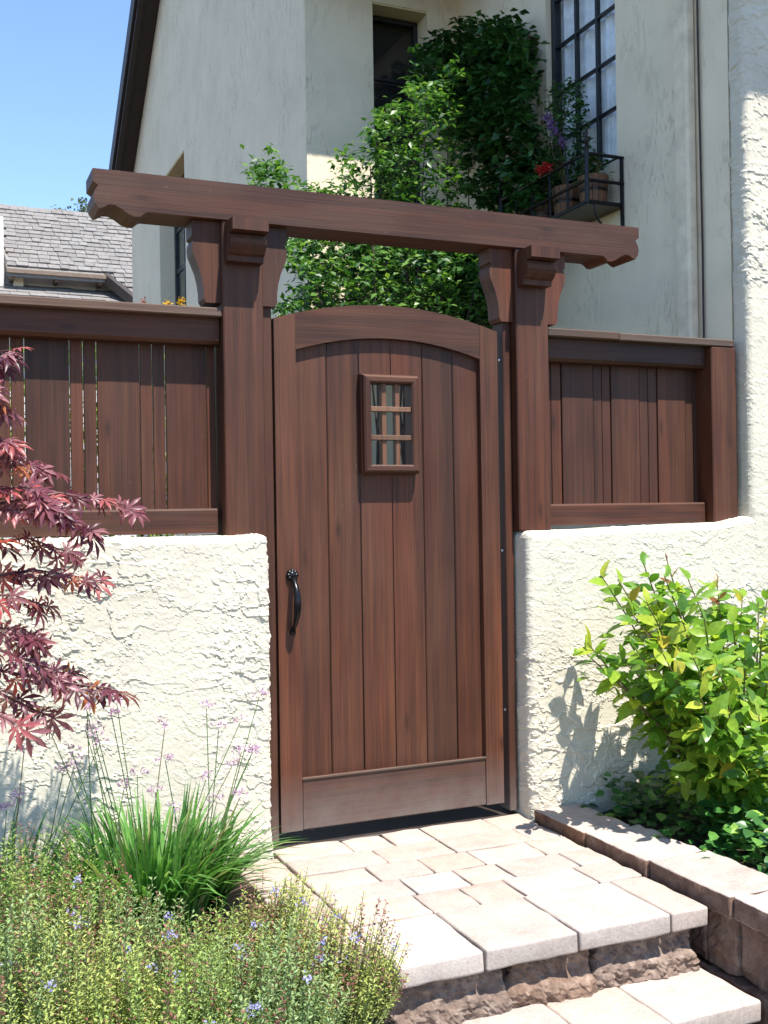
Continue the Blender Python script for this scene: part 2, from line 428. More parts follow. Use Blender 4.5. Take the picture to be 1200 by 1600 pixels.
# ------------------------------------------------------------------ the setting: ground, landing, steps
def structure(o): o['kind'] = 'structure'; return o
g = MB(); g.add([(-400, -400, -.62), (400, -400, -.62), (400, 400, -.62), (-400, 400, -.62)], [[0, 1, 2, 3]])
structure(g.build('ground', SOIL, origin=(0, 0, -.62)))

def sheet(name, x0, x1, y0, y1, zf, mat, s=.05):
    nx, ny = int((x1-x0)/s)+1, int((y1-y0)/s)+1
    X, Y = np.meshgrid(np.linspace(x0, x1, nx), np.linspace(y0, y1, ny), indexing='ij')
    P = np.stack([X.ravel(), Y.ravel(), np.zeros(nx*ny)], 1); P[:, 2] = zf(P[:, 0], P[:, 1]) + .018*fbm(P*9, 3)
    F = [[i*ny+j, (i+1)*ny+j, (i+1)*ny+j+1, i*ny+j+1] for i in range(nx-1) for j in range(ny-1)]
    return structure(MB().add(P, F).build(name, mat, smooth=True))
def bed_z(x, y): return -.07 + .15*np.minimum(0, np.asarray(y)+.45)
sheet('garden_bed_soil', -3.2, -.07, -3.0, -.05, bed_z, SOIL)
sheet('garden_bed_soil', 1.24, 4.5, -1.9, -.05, lambda x, y: -.07+0*x, SOIL)
sheet('courtyard_ground', -4.0, 2.2, .06, 9, lambda x, y: -.09+0*x, SOIL, .2)

LZ = -.05                     # landing level
land = MB().add(*cbox((-.03, -1.085, -.6), (1.0, .35, LZ-.066), .004)).build('landing', SOIL); structure(land)
def paver(parent, x0, x1, y0, y1, z1, h=.062, gap=.0024, r=.007, name='paver'):
    dz = rng.uniform(-.003, .002); t = rng.uniform(-.005, .005)
    Q, F = rbox((x0+gap, y0+gap, z1-h+dz), (x1-gap, y1-gap, z1+dz), r, .05, worn, '+z', coarse=.05)
    Q[:, 2] += t*(Q[:, 0]-(x0+x1)/2)
    return MB().add(Q, F).build(name, PAVER, parent, smooth=True)
# front row overhangs the riser, then rows back to the gate
for x0, x1, yb in ((-.045, .225, -.83), (.225, .535, -.83), (.535, .868, -.83), (.868, 1.012, -.83)):
    paver(land, x0, x1, -1.155+rng.uniform(-.006, .006), yb, LZ, r=.009)
y = -.83
row = 0
rows = [(-.83, -.66), (-.66, -.50), (-.50, -.34), (-.34, -.17), (-.17, -.005)]
for k, (ya, yb) in enumerate(rows):
    x = -.045; first = True
    xs = [-.045]
    while xs[-1] < .70: xs.append(xs[-1] + rng.choice((.165, .20, .235, .27)) + (.06 if first and k % 2 else 0)); first = False
    xs[-1] = .835+.04*(k % 2)
    if xs[-1]-xs[-2] < .09: xs.pop(-2)
    for a, b in zip(xs[:-1], xs[1:]):
        front = ya
        paver(land, a, b, front, yb, LZ)
    paver(land, xs[-1], 1.008, ya, yb, LZ)
for ya, yb in ((-.98, -.76), (-.76, -.50), (-.50, -.30), (-.30, -.10)): paver(land, -.215, -.047, ya, yb, LZ-.004)
MB().add(*cbox((-.05, -.003, -.14), (1.03, .34, LZ-.004), .003)).build('gate_shade_strip', DARK, land)  # dark strip laid instead of pavers to blacken the shaded gap under the gate
# split face riser blocks
for x0, x1 in ((-.06, .318), (.318, .612), (.612, .985)):
    Q, F = rbox((x0+.012, -1.112, -.262), (x1-.012, -1.02, LZ-.060), .006, .0085, split_face, '-y', coarse=.03)
    MB().add(Q, F).build('riser_block', BLOCK, land)
step = MB().add(*cbox((-.5, -1.335, -.62), (.99, -1.03, -.318), .004)).build('step', SOIL); structure(step)
for x0, x1 in ((-.5, -.16), (-.16, .135), (.135, .43), (.43, .69), (.69, 1.012)):
    paver(step, x0, x1, -1.385+rng.uniform(-.006, .006), -1.10, -.25, r=.009)
for x0, x1 in ((-.5, -.12), (-.12, .21), (.21, .56), (.56, .985)):
    Q, F = rbox((x0+.004, -1.352, -.50), (x1-.004, -1.25, -.312), .008, .014, rough_rock, '-y', coarse=.03)
    MB().add(Q, F).build('riser_block', BLOCK, step)

# ------------------------------------------------------------------ low retaining wall at the right of the landing
rw = empty('retaining_wall', (1.15, -.9, -.5), 'low block retaining wall with flat pale capstones beside the paved landing', 'retaining wall')
for k, (ya, yb, x0, x1) in enumerate(((-.45, -.10, 1.022, 1.235), (-.815, -.45, 1.030, 1.27), (-1.215, -.815, 1.040, 1.29), (-1.62, -1.215, 1.052, 1.32), (-2.0, -1.62, 1.075, 1.33))):
    Q, F = rbox((x0, ya+.003, -.078), (x1, yb-.003, -.010+rng.uniform(-.003, .003)), .006, .018, lambda p: worn(p)+.004*fbm(p*30, 77, 2), '+z', coarse=.02)
    o = MB().add(Q, F).build('capstone', PAVER, rw, smooth=True); o.data.materials.append(BLOCK2)
    for pg in o.data.polygons:
        if abs(pg.normal.z) < .45: pg.material_index = 1
for lv, (za, zb) in enumerate(((-.262, -.082), (-.44, -.266), (-.62, -.444))):
    yy = -.12-.16*lv
    while yy > -2.0:
        ln = rng.choice((.30, .36, .42)); ya = max(-2.05, yy-ln); xo = 1.062-.020*lv + (.012 if yy < -1.2 else 0)
        if lv == 0 and k >= 0 and yy > -1.22 and ya < -1.22: ya = -1.22
        Q, F = rbox((xo, ya+.003, za), (xo+.19, yy-.003, zb), .008, .014, lambda p: .6*rough_rock(p), '-x', coarse=.03)
        MB().add(Q, F).build('block', BLOCK2, rw); yy = ya

# ------------------------------------------------------------------ garden walls
def wall_top(P, zf):
    return P
wl_ = tag(MB().add(*rbox((-1.75, -.09, -.4), (-.062, .13, 1.108), .026, .0047, trowel, '-y', coarse=.03, keep=('-y', '+x', '+z', '+y'))).build('garden_wall', STUC),
    'cream rough stucco garden wall under the slatted fence behind the red maple', 'wall')
def wr(p):
    return trowel(p)
Q, F = rbox((1.020, -.088, -.4), (2.30, .13, 1.100), .028, .0047, trowel, '-y', coarse=.03, keep=('-y', '-x', '+z', '+y'))
up = Q[:, 2] > .6
Q[:, 2] += np.where(Q[:, 2] > .5, (Q[:, 2]-.5)/.6*(.014*sstep(1.1, 1.9, Q[:, 0])+.03*sstep(1.95, 2.2, Q[:, 0])), 0)
tag(MB().add(Q, F).build('garden_wall', STUC), 'cream rough stucco garden wall behind the bright green bush', 'wall')

# ------------------------------------------------------------------ arbour: posts, jambs, brackets, carved beam
PY0, PY1 = -.045, .105
ar = empty('gate_arbor', (.48, .03, 1.1), 'dark stained wooden arbor with two posts, carved brackets and one long scalloped beam', 'arbor')
LP = (-.203, -.052); RP = (1.010, 1.161)
BZ0, BZ1 = 2.246, 2.380
for x0, x1 in (LP, RP):
    MB().add(*cbox((x0, PY0, 1.10), (x1, PY1, BZ0), .005)).build('post', W_V, ar)
e = [(0, 0), (0, -.044), (.018, -.057), (.006, -.076), (.001, -.098), (.006, -.118), (.020, -.137), (.032, -.133), (.052, -.121), (.072, -.120), (.095, -.130), (.118, -.146), (.140, -.154), (.160, -.153), (.176, -.139), (.186, -.134)]
prof = [(-.655+a, BZ1+b) for a, b in e] + [(1.614-a, BZ1+b) for a, b in reversed(e)]
V, F = prism(prof, 1, -.05, .11)
bm = MB().add(V, F).build('beam', W_BEAM, ar); fresh = [bm]  # its underside is given a bounce light colour below
bp_ = [(0, 2.246), (.105, 2.246), (.105, 2.188), (.096, 2.181), (.103, 2.166), (.105, 2.147), (.101, 2.125), (.091, 2.10), (.079, 2.07), (.070, 2.035), (.065, 2.0), (.064, 1.966), (.055, 1.951), (.0, 1.951)]
for x0, x1 in (LP, RP):
    cx_ = (x0+x1)/2
    MB().add(*prism([(x0+.002-d, z-.001) for d, z in bp_], 1, -.015, .075)).build('side_bracket', W_V, ar)
    MB().add(*prism([(x1-.002+d, z-.001) for d, z in bp_], 1, -.015, .075)).build('side_bracket', W_V, ar)
    fb = [(0, 2.234), (.112, 2.234), (.112, 2.190), (.066, 2.184), (.066, 2.172), (.086, 2.166), (.084, 2.150), (.076, 2.134), (.062, 2.118), (.048, 2.112), (.046, 2.092), (0, 2.092)]
    V, F = prism([(PY0+.002-d, z-.002) for d, z in fb], 0, cx_-.066, cx_+.066)
    MB().add(V, F).build('front_bracket', W_V, ar)
for o in [bm]:          # orange light bounced from below is coloured onto the underside
    fixn(o); o.data.update(); o.data.materials.append(W_BOUNCE)
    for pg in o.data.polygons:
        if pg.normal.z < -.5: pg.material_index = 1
# jambs in the gate opening
MB().add(*cbox((-.051, .002, LZ+.012), (-.008, .085, 2.243), .003)).build('jamb', W_VD, ar)
rj = MB().add(*cbox((.972, .000, LZ+.012), (1.008, .085, 2.243), .003)).build('jamb', W_VD, ar)
for z in (1.80, 1.02, .37):
    V, F = lathe([(0.0001, .004), (.005, .0035), (.0065, 0)], (0, 0, 0), 10)
    V = [(.972-b, .030+a, z+cc) for a, cc, b in V]
    MB().add(V, F).build('bolt', STEEL, rj)

# ------------------------------------------------------------------ gate leaf
gt = empty('garden_gate', (.47, .02, 0), 'dark stained plank gate with arched top, small lattice window and black iron handle', 'gate')
GX0, GX1, GT = 0.0, .944, .046
def arc(x, top=True):
    if top: z0, zc = 1.910, 1.985
    else: z0, zc = 1.768, 1.858
    xc, hw = .470, .472
    u = (x-xc)/hw
    return zc-(zc-z0)*u*u
def tops(x0, x1, n=8, top=True): return [(x0+(x1-x0)*i/n, arc(x0+(x1-x0)*i/n, top)) for i in range(n+1)]
V, F = prism([(GX0, 0), (.084, 0)]+tops(.084, GX0, 4), 1, 0, GT); MB().add(V, F).build('stile', W_VD, gt)
V, F = prism([(.864, 0), (GX1, 0)]+tops(GX1, .864, 4), 1, 0, GT); MB().add(V, F).build('stile', W_VD, gt)
V, F = prism(tops(.0848, .8632, 24, False)+tops(.8632, .0848, 24), 1, .001, GT-.001); MB().add(V, F).build('top_rail', W_H, gt)
MB().add(*cbox((.0848, .001, .0), (.8632, GT-.001, .192), .004)).build('bottom_rail', W_DUST, gt)
MB().add(*cbox((.084, -.004, .186), (.864, .0006, .196), .002)).build('rail_edge', W_CAP, gt)
ox0, ox1, oz0, oz1 = .376, .549, 1.366, 1.682          # window opening
xs = [.078, .2135, .3475, .481, .6155, .751, .872]
for a, b in zip(xs[:-1], xs[1:]):
    a += .0022; b -= .0022; yf = .024+rng.uniform(-.0012, .0012); v = .0035
    zt = arc((a+b)/2, False)+.04
    if a < ox0 < b:      # plank notched on its right
        poly = [(a, .17), (b, .17), (b, oz0), (ox0, oz0), (ox0, oz1), (b, oz1), (b, zt), (a, zt)]
    elif a < ox1 < b and a > ox0:
        poly = [(a, .17), (b, .17), (b, zt), (a, zt), (a, oz1), (ox1, oz1), (ox1, oz0), (a, oz0)]
    else: poly = None
    mb = MB()
    if poly: mb.add(*prism(poly, 1, yf, yf+.018))
    else: mb.add(*cbox((a, yf, .17), (b, yf+.018, zt), v))
    mb.build('plank', W_V, gt)
# window trim: mitred moulding
tr = MB().add(*cbox((ox0-.001, .0235, oz0-.001), (ox0+.002, .030, oz1), .0005)).build('window_frame', W_V, gt, origin=(.46, 0, 1.5))
X0, X1, Z0, Z1 = .342, .583, 1.333, 1.716
mprof = [(0, .024), (0, -.006), (.004, -.012), (.005, -.022), (.012, -.029), (.028, -.029), (.034, -.024), (.034, .024)]   # (inset, y)
def trim(p0, p1, inw, mat):
    p0 = np.array(p0); p1 = np.array(p1); d = (p1-p0)/np.linalg.norm(p1-p0); inw = np.array(inw); V = []; n = len(mprof)
    for base, sgn in ((p0, 1), (p1, -1)):
        for i, yv in mprof:
            q = base+inw*i+d*i*sgn; V.append((q[0], yv, q[1]))
    F = [[i, (i+1) % n, n+(i+1) % n, n+i] for i in range(n)]+[list(range(n)), list(range(n, 2*n))[::-1]]
    o = MB().add(V, F).build('moulding', mat, tr); return o
trim((X0, Z0), (X1, Z0), (0, 1), W_H); trim((X1, Z0), (X1, Z1), (-1, 0), W_V)
trim((X1, Z1), (X0, Z1), (0, -1), W_H); trim((X0, Z1), (X0, Z0), (1, 0), W_V)
for x in (.4365, .4935): MB().add(*cbox((x-.0095, -.0105, oz0), (x+.0095, .020, oz1), .0015)).build('lattice_bar', W_LAT, tr)
for z in (1.472, 1.582): MB().add(*cbox((ox0, -.017, z-.0095), (ox1, .0120, z+.0095), .0015)).build('lattice_bar', W_LAT, tr)
# fix flipped faces of mitred pieces
for o in list(tr.children)+[c for c in gt.children]+[c for c in ar.children]: 
    if o.type == 'MESH': fixn(o)
# handle
hx, hz = .056, .955
hd = MB()
for k in range(8):      # rosette
    a = 2*math.pi*k/8
    V, F = lathe([(.0001, .008), (.007, .006), (.0095, 0), (.0095, -.01)], (0, 0, 0), 8)
    hd.add([(hx+.015*math.cos(a)+p, -.006-q, hz+.015*math.sin(a)+r) for p, r, q in V], F)
V, F = lathe([(.0001, .014), (.010, .011), (.016, .006), (.021, 0), (.021, -.012)], (0, 0, 0), 14); hd.add([(hx+p, -.004-q, hz+r) for p, r, q in V], F)
pts = [(hx, -.012, hz-.012), (hx, -.030, hz-.026), (hx, -.050, hz-.050), (hx, -.060, hz-.082), (hx, -.059, hz-.115), (hx, -.050, hz-.148), (hx, -.034, hz-.178), (hx, -.016, hz-.196), (hx, -.006, hz-.206)]
V, F = tube(pts, [.011, .010, .011, .0135, .0145, .0125, .009, .0075, .008], 10); hd.add(V, F)
V, F = lathe([(.0001, .006), (.009, .004), (.012, 0), (.012, -.01)], (0, 0, 0), 10); hd.add([(hx+p, -.004-q, hz-.212+r) for p, r, q in V], F)
ho = hd.build('handle', IRON, gt, smooth=True); fixn(ho); tag(ho, 'black wrought iron pull handle with rosette')

# ------------------------------------------------------------------ fences on the walls
def fence(name, label, x0, x1, boards, post=None, cap_end=None):
    f = empty(name, ((x0+x1)/2, .03, 1.11), label, 'fence')
    ce = cap_end if cap_end else x1
    # the cap is laid in two lengths
    mid = x0+(x1-x0)*.42
    MB().add(*cbox((x0, -.040, 1.899), (mid-.001, .12, 1.932), .004)).build('cap_board', W_CAP, f)
    MB().add(*cbox((mid+.001, -.038, 1.897), (ce, .12, 1.929), .004)).build('cap_board', W_CAP, f)
    V, F = prism([(0, 1.897), (0, 1.816), (.010, 1.803), (.07, 1.803), (.07, 1.897)], 0, x0+.002, x1-.002); MB().add(V, F).build('top_rail', W_H, f)
    V, F = prism([(0, 1.118), (.0, 1.200), (.008, 1.207), (.10, 1.209), (.10, 1.118)], 0, x0+.012, x1-.018); MB().add(V, F).build('bottom_rail', W_BEAM, f)
    for a, b in boards:
        yf = .066 + (.004 if b-a < .06 else 0) + rng.uniform(-.001, .001)
        MB().add(*cbox((a+.0018, yf, 1.16), (b-.0018, yf+.018, 1.86), .0018)).build('slat', W_V, f)
    if post: MB().add(*cbox((post[0], -.036, 1.112), (post[1], .10, 1.896), .005)).build('end_post', W_V, f)
    for o in f.children: fixn(o)
    return f
bl = []; x = -.241
while x > -2.3:
    bl += [(x-.151, x), (x-.197, x-.151), (x-.243, x-.197)]; x -= .243
bl = [(-.241, -.2055)] + bl
fence('slat_fence', 'dark stained slat fence with narrow gaps on the wall behind the red maple', -2.4, LP[0]-.002, bl)
br = [(1.190, 1.239), (1.239, 1.290), (1.290, 1.450), (1.450, 1.496), (1.496, 1.541), (1.541, 1.690), (1.690, 1.738), (1.738, 1.786), (1.786, 1.939), (1.939, 1.986), (1.986, 2.032)]
fence('slat_fence', 'short dark stained slat fence with end post above the bright green bush', RP[1]+.002, 2.002, br, (2.004, 2.140), 2.132)

# ------------------------------------------------------------------ the house
hs_ = empty('stucco_house', (3.0, 3.0, -.4), 'cream stucco house with dark roof edges, black windows and a downspout behind the gate', 'house')
BX = 2.172; CY = 2.67; DX = 1.085
EZ = 4.78                        # eave level of the front block
Q, F = rbox((BX-.006, -.090, -.5), (2.75, .02, EZ), .03, .0085, trowel, '-y', coarse=.03, keep=('-y', '-x'))
MB().add(Q, F).build('front_wall', STUC, hs_)
MB().add(*cbox((2.745, -.088, -.5), (7.0, .02, EZ), .003)).build('front_wall', STUC, hs_)
WY0, WY1, WZ0, WZ1 = .868, 1.545, 3.02, 4.45     # side window opening
w = MB()
for lo, hi in (((BX, .021, -.5), (BX+.25, WY0, EZ)), ((BX, WY1, -.5), (BX+.25, CY+.3, EZ)), ((BX, WY0, -.5), (BX+.25, WY1, WZ0)), ((BX, WY0, WZ1), (BX+.25, WY1, EZ))):
    w.add(*cbox(lo, hi, .0002))
w.build('side_wall', HOUSE, hs_)
CX0, CX1, CZ0, CZ1 = 1.556, 1.955, 2.9, 4.545       # rear window opening
w = MB()
for lo, hi in (((DX+.001, CY, -.5), (CX0, CY+.25, 6.5)), ((CX1, CY, -.5), (BX, CY+.25, 6.5)), ((CX0, CY, -.5), (CX1, CY+.25, CZ0)), ((CX0, CY, CZ1), (CX1, CY+.25, 6.5))):
    w.add(*cbox(lo, hi, .0002))
w.build('rear_wall', HOUSE, hs_)
DY0, DY1, DZ0, DZ1 = 6.09, 7.24, 2.4, 4.60          # gable window opening
sl = .81
def rake(y): return 6.42-sl*(y-7.05)
w = MB()
def pris(poly): w.add(*prism(poly, 0, DX, DX+.3))
pris([(CY+.002, -.5), (DY0, -.5), (DY0, rake(DY0)), (4.0, rake(4.0)), (CY+.002, rake(4.0))])
pris([(DY1, -.5), (8.80, -.5), (8.80, rake(8.80)), (DY1, rake(DY1))])
pris([(DY0, -.5), (DY1, -.5), (DY1, DZ0), (DY0, DZ0)]); pris([(DY0, DZ1), (DY1, DZ1), (DY1, rake(DY1)), (DY0, rake(DY0))])
ow = w.build('gable_wall', HOUSE, hs_); fixn(ow)
# gable roof slab with barge board, overhanging to the left
OV = DX-.16
V, F = prism([(3.9, rake(3.9)), (8.84, rake(8.84)), (8.84, rake(8.84)+.20), (3.9, rake(3.9)+.20)], 0, OV, DX+2.0)
rf = MB().add(V, F).build('roof', DARK, hs_); fixn(rf)
V, F = prism([(3.9, rake(3.9)-.06), (8.86, rake(8.86)-.06), (8.86, rake(8.86)+.235), (3.9, rake(3.9)+.235)], 0, OV-.055, OV-.002)
o = MB().add(V, F).build('barge_board', DARK, rf); fixn(o)
V, F = prism([(3.9, rake(3.9)+.02), (8.87, rake(8.87)+.02), (8.87, rake(8.87)+.262), (3.9, rake(3.9)+.262)], 0, OV-.085, OV-.057)
o = MB().add(V, F).build('barge_moulding', DARK, rf); fixn(o)
# eaves of the front block and of the rear wall (above the picture, they throw the shade)
MB().add(*cbox((BX-.42, -.86, EZ+.002), (7.4, CY+.2, EZ+.16), .01)).build('eave', DARK, hs_)
MB().add(*cbox((DX-.12, CY-.53, 4.70), (BX-.4195, CY-.002, 4.779), .01)).build('eave', DARK, hs_)
# reveals of the rear window
MB().add(*cbox((CX0, CY+.004, CZ1-.012), (CX1, CY+.15, CZ1-.0005), .001)).build('window_reveal', HOUSE_RV, hs_)
MB().add(*cbox((DX+.004, DY0, DZ1-.012), (DX+.15, DY1, DZ1-.0005), .001)).build('window_reveal', HOUSE_RV, hs_)

def window(axis, plane, a0, a1, z0, z1, cols, rws, back, curtain, fw=.035, mw=.016, sgn=1):
    """a steel casement in the plane axis=plane; back is towards the room"""
    def bx(a, b, za, zb, d0, d1):
        if axis == 0: return (plane+d0, a, za), (plane+d1, b, zb)
        return (a, plane+d0, za), (b, plane+d1, zb)
    fr = MB()
    for q in ((a0, a0+fw, z0, z1), (a1-fw, a1, z0, z1), (a0+fw, a1-fw, z0, z0+fw), (a0+fw, a1-fw, z1-fw, z1)):
        fr.add(*cbox(*bx(*q, 0, .05), .003))
    win = fr.build('window', FRAME, hs_)
    for i in range(1, cols):
        c = a0+fw+(a1-a0-2*fw)*i/cols
        MB().add(*cbox(*bx(c-mw/2, c+mw/2, z0+fw, z1-fw, .008, .036), .002)).build('muntin', FRAME, win)
    for j in range(1, rws):
        c = z0+fw+(z1-z0-2*fw)*j/rws
        MB().add(*cbox(*bx(a0+fw, a1-fw, c-mw/2, c+mw/2, .010, .034), .002)).build('muntin', FRAME, win)
    for i in range(cols):
        for j in range(rws):
            A = a0+fw+(a1-a0-2*fw)*i/cols; B = a0+fw+(a1-a0-2*fw)*(i+1)/cols
            C = z0+fw+(z1-z0-2*fw)*j/rws; D = z0+fw+(z1-z0-2*fw)*(j+1)/rws
            MB().add(*cbox(*bx(A, B, C, D, .020, .024), .0003)).build('pane', GLASS, win)
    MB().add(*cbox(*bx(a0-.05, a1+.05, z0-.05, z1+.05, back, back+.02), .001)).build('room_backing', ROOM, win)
    if curtain:
        n = 90; V = []; Fc = []
        for i in range(n+1):
            t = i/n; a = a0+(a1-a0)*t; d = .060+.014*math.sin(t*41)+.008*math.sin(t*97+1)
            for z in (z0, z1): V.append((plane+d, a, z) if axis == 0 else (a, plane+d, z))
        for i in range(n): Fc.append([2*i, 2*i+2, 2*i+3, 2*i+1])
        MB().add(V, Fc).build('curtain', CURTAIN, win, smooth=True)
    return win
window(0, BX+.035, WY0+.001, WY1-.001, WZ0+.001, WZ1-.001, 3, 5, .20, True)
window(1, CY+.15, CX0+.001, CX1-.001, CZ0+.001, CZ1-.014, 1, 4, .09, False, fw=.03, mw=.014)
window(0, DX+.15, DY0+.001, DY1-.001, DZ0+.001, DZ1-.014, 3, 5, .10, False, fw=.05, mw=.05)
# downspout and cable on the side wall
MB().add(*cbox((BX-.060, .235, 1.2), (BX-.002, .335, EZ-.002), .012)).build('downspout', PIPE, hs_)
MB().add(*tube([(BX-.010, .205, 1.2), (BX-.010, .20, 2.4), (BX-.012, .207, 3.4), (BX-.010, .203, EZ-.01)], .0055, 6)).build('cable', DARK, hs_)

# ------------------------------------------------------------------ window box of black iron with planters
wb = empty('window_box', (2.06, 1.3, 2.70), 'black wrought iron window box below the tall curtained window', 'window box')
bx0, bx1, by0, by1, bz = 1.945, BX-.002, .815, 1.70, 2.775
MB().add(*cbox((bx0, by0, bz-.022), (bx1, by1, bz), .003)).build('tray', IRON, wb)
def bar(p, q, r=.009, nm='rail', seg=6): return MB().add(*tube([p, q], r, seg)).build(nm, IRON, wb)
for z in (bz+.10, bz+.235):
    bar((bx0, by0, z), (bx0, by1, z)); bar((bx0, by0, z), (bx1, by0, z)); bar((bx0, by1, z), (bx1, by1, z))
for (x_, y_) in ((bx0, by0), (bx0, by1)):
    MB().add(*lathe([(.012, 0), (.012, .27), (.016, .285), (.008, .30), (.014, .318), (.016, .33), (.007, .345), (.009, .36), (.0005, .385)], (x_, y_, bz-.02), 8)).build('corner_post', IRON, wb)
for k in range(1, 5):
    yy = by0+(by1-by0)*k/5; bar((bx0, yy, bz), (bx0, yy, bz+.235), .006, 'baluster')
for yy in (by0+.004, by1-.004):
    bar((bx1-.008, yy, bz-.19), (bx1-.008, yy, bz+.24), .011, 'wall_strap')
    pts = [(bx1-.012-.17*math.sin(t*1.57), yy, bz-.17+.15*(1-math.cos(t*1.57))) for t in np.linspace(0, 1, 9)]
    MB().add(*tube(pts, .0065, 6)).build('brace', IRON, wb)
for k, (yy, r, h, lab) in enumerate(((.93, .082, .155, 'brown stave planter nearest the finialed corner of the window box'), (1.17, .088, .165, 'brown stave planter in the middle of the window box'), (1.42, .082, .15, 'brown stave planter at the red flower end of the window box'))):
    c = (2.062, yy, bz+.001); pt = empty('planter', c, lab, 'planter', 'planters in the window box')
    for s_ in range(14):
        a0, a1 = 2*math.pi*(s_+.04)/14, 2*math.pi*(s_+.96)/14; V = []
        for rr, zz in ((r*.82, 0), (r, h)):
            for aa, ri in ((a0, rr), (a1, rr), (a1, rr-.012), (a0, rr-.012)): V.append((c[0]+ri*math.cos(aa), c[1]+ri*math.sin(aa), c[2]+zz))
        MB().add(V, [[0, 1, 5, 4], [1, 2, 6, 5], [2, 3, 7, 6], [3, 0, 4, 7], [4, 5, 6, 7], [3, 2, 1, 0]]).build('stave', POT, pt)
    MB().add(*lathe([(r*.90, h*.45), (r*.91, h*.45), (r*.93, h*.55), (r*.92, h*.55)], c, 20)).build('hoop', IRON, pt)
    MB().add(*lathe([(.001, h*.86), (r*.90, h*.86), (r*.86, h*.80)], c, 16)).build('soil', SOIL, pt)

# ------------------------------------------------------------------ neighbour's house at the left
nb = empty('neighbor_house', (-1, 18, -.6), 'neighboring house with pale grey shingle roof and low lean-to roof beyond the fence', 'house')
NY = 17.0
def npx(px, py, Y): return onY(px, py, Y)
ridge_y, eave_y = 19.5, NY
pr = onY(100, 331, ridge_y); pe = onY(100, 424, eave_y)          # ridge and eave heights from the picture
zr, ze = pr[2], pe[2]
def on_roof(px, py):
    """point of the main roof plane seen at a pixel"""
    d = ray(px, py); n = np.array([0, -(zr-ze), (ridge_y-eave_y)]); p0 = np.array([0, eave_y, ze])
    t = (n@(p0-CAM))/(n@d); return CAM+d*t
xl = on_roof(4, 380)[0]; xm = on_roof(164, 424)[0]; xr = on_roof(300, 380)[0]
slope = (zr-ze)/(ridge_y-eave_y)
low = .55
def zroof(y): return ze+slope*(y-eave_y)
V = []
poly = [(xl, eave_y), (xm, eave_y), (xm+.62, eave_y-1.25), (xr, eave_y-1.25), (xr, ridge_y), (xl, ridge_y)]
n = len(poly); V = [(a, b, zroof(b)-.01) for a, b in poly]+[(a, b, zroof(b)-.16) for a, b in poly]
F = [list(range(n)), list(range(n, 2*n))[::-1]]+[[i, n+i, n+(i+1) % n, (i+1) % n] for i in range(n)]
mr_ = MB().add(V, F).build('roof', SHING, nb); fixn(mr_)
# shingles of the main roof, course by course
sh_me = {}
tv = Vector((0, 1, slope)).normalized(); nv = Vector((0, -slope, 1)).normalized()
def shingle(parent, x, y, wd, lift, zf, ln=.30, th=.028):
    key = (round(wd, 3), ln)
    if key not in sh_me:
        V, F = [], []
        for u in (0, wd-.008):
            for t_ in (0, ln):
                for hh in (0, th if t_ == 0 else .004): V.append(Vector((u, 0, 0))+tv*t_+nv*hh)
        F = [[0, 4, 5, 1], [1, 5, 7, 3], [0, 1, 3, 2], [4, 6, 7, 5], [2, 3, 7, 6], [0, 2, 6, 4]]
        me = bpy.data.meshes.new('shingle'); me.from_pydata([tuple(v) for v in V], [], F); me.materials.append(SHING); sh_me[key] = me
    o = bpy.data.objects.new('shingle', sh_me[key]); COL.objects.link(o); o.parent = parent
    o.location = Vector((x, y, zf(y)))+nv*lift - wloc(parent); return o
shingles = []; y = eave_y-1.25; k = 0; stf = MB()
step_y = .20/math.sqrt(1+slope*slope)*1.0
sw = .30
while y < ridge_y-.05:
    x = xl if y >= eave_y-.02 else xm+.62*(eave_y-y)/1.25+.02
    x += rng.uniform(0, .12)
    while x < xr-.25:
        wd = rng.choice((.16, .19, .22, .25)); vis = x < on_roof(215, 380)[0]
        if vis: shingles.append((x, y, wd, rng.choice((0, 0, .006, .012))))
        x += wd
    y += step_y; k += 1
shingles.sort(key=lambda q: q[1])          # nearest courses show largest
for x, y, wd, lf in shingles[:290]: shingle(mr_, x, y, wd, lf, zroof)
for x, y, wd, lf in shingles[290:]:
    V = []
    for u in (0, wd-.008):
        for t_ in (0, .30):
            for hh in (0, .028 if t_ == 0 else .004): V.append(tuple(Vector((x+u, y, zroof(y)))+tv*t_+nv*(hh+lf)))
    stf.add(V, [[0, 4, 5, 1], [1, 5, 7, 3], [0, 1, 3, 2], [4, 6, 7, 5], [2, 3, 7, 6], [0, 2, 6, 4]])
if stf.n: stf.build('far_shingles', SHING, mr_, kind='stuff')
# walls below the eave and beside
MB().add(*cbox((xl-.3, eave_y+.45, -.6), (xr, eave_y+.75, zroof(eave_y+.45)-.12), .01)).build('wall', NWALL, nb)
MB().add(*cbox((xl-6, eave_y+.30, -.6), (xl-.02, ridge_y+2, zroof(eave_y+1.4)), .01)).build('wall', NWALL, nb)
MB().add(*cbox((xl, eave_y-.04, ze-.10), (xm+.02, eave_y+.01, ze-.02), .006)).build('fascia', NTRIM, nb)
V = [(xm-.03, eave_y+.02, ze+.02), (xm+.05, eave_y+.02, ze+.04), (xm+.70, eave_y-1.30, zroof(eave_y-1.30)+.03), (xm+.60, eave_y-1.30, zroof(eave_y-1.30)+.02)]
V += [(a, b, c_-.2) for a, b, c_ in V]
o = MB().add(V, [[0, 1, 2, 3], [4, 7, 6, 5], [0, 4, 5, 1], [1, 5, 6, 2], [2, 6, 7, 3], [3, 7, 4, 0]]).build('rake_board', DARK, nb); fixn(o)
for px in (20, 90, 158):
    q = onY(px, 430, eave_y); MB().add(*cbox((q[0]-.04, eave_y+.06, ze-.19), (q[0]+.04, eave_y+.46, ze-.11), .01)).build('rafter_tail', NTRIM, nb)
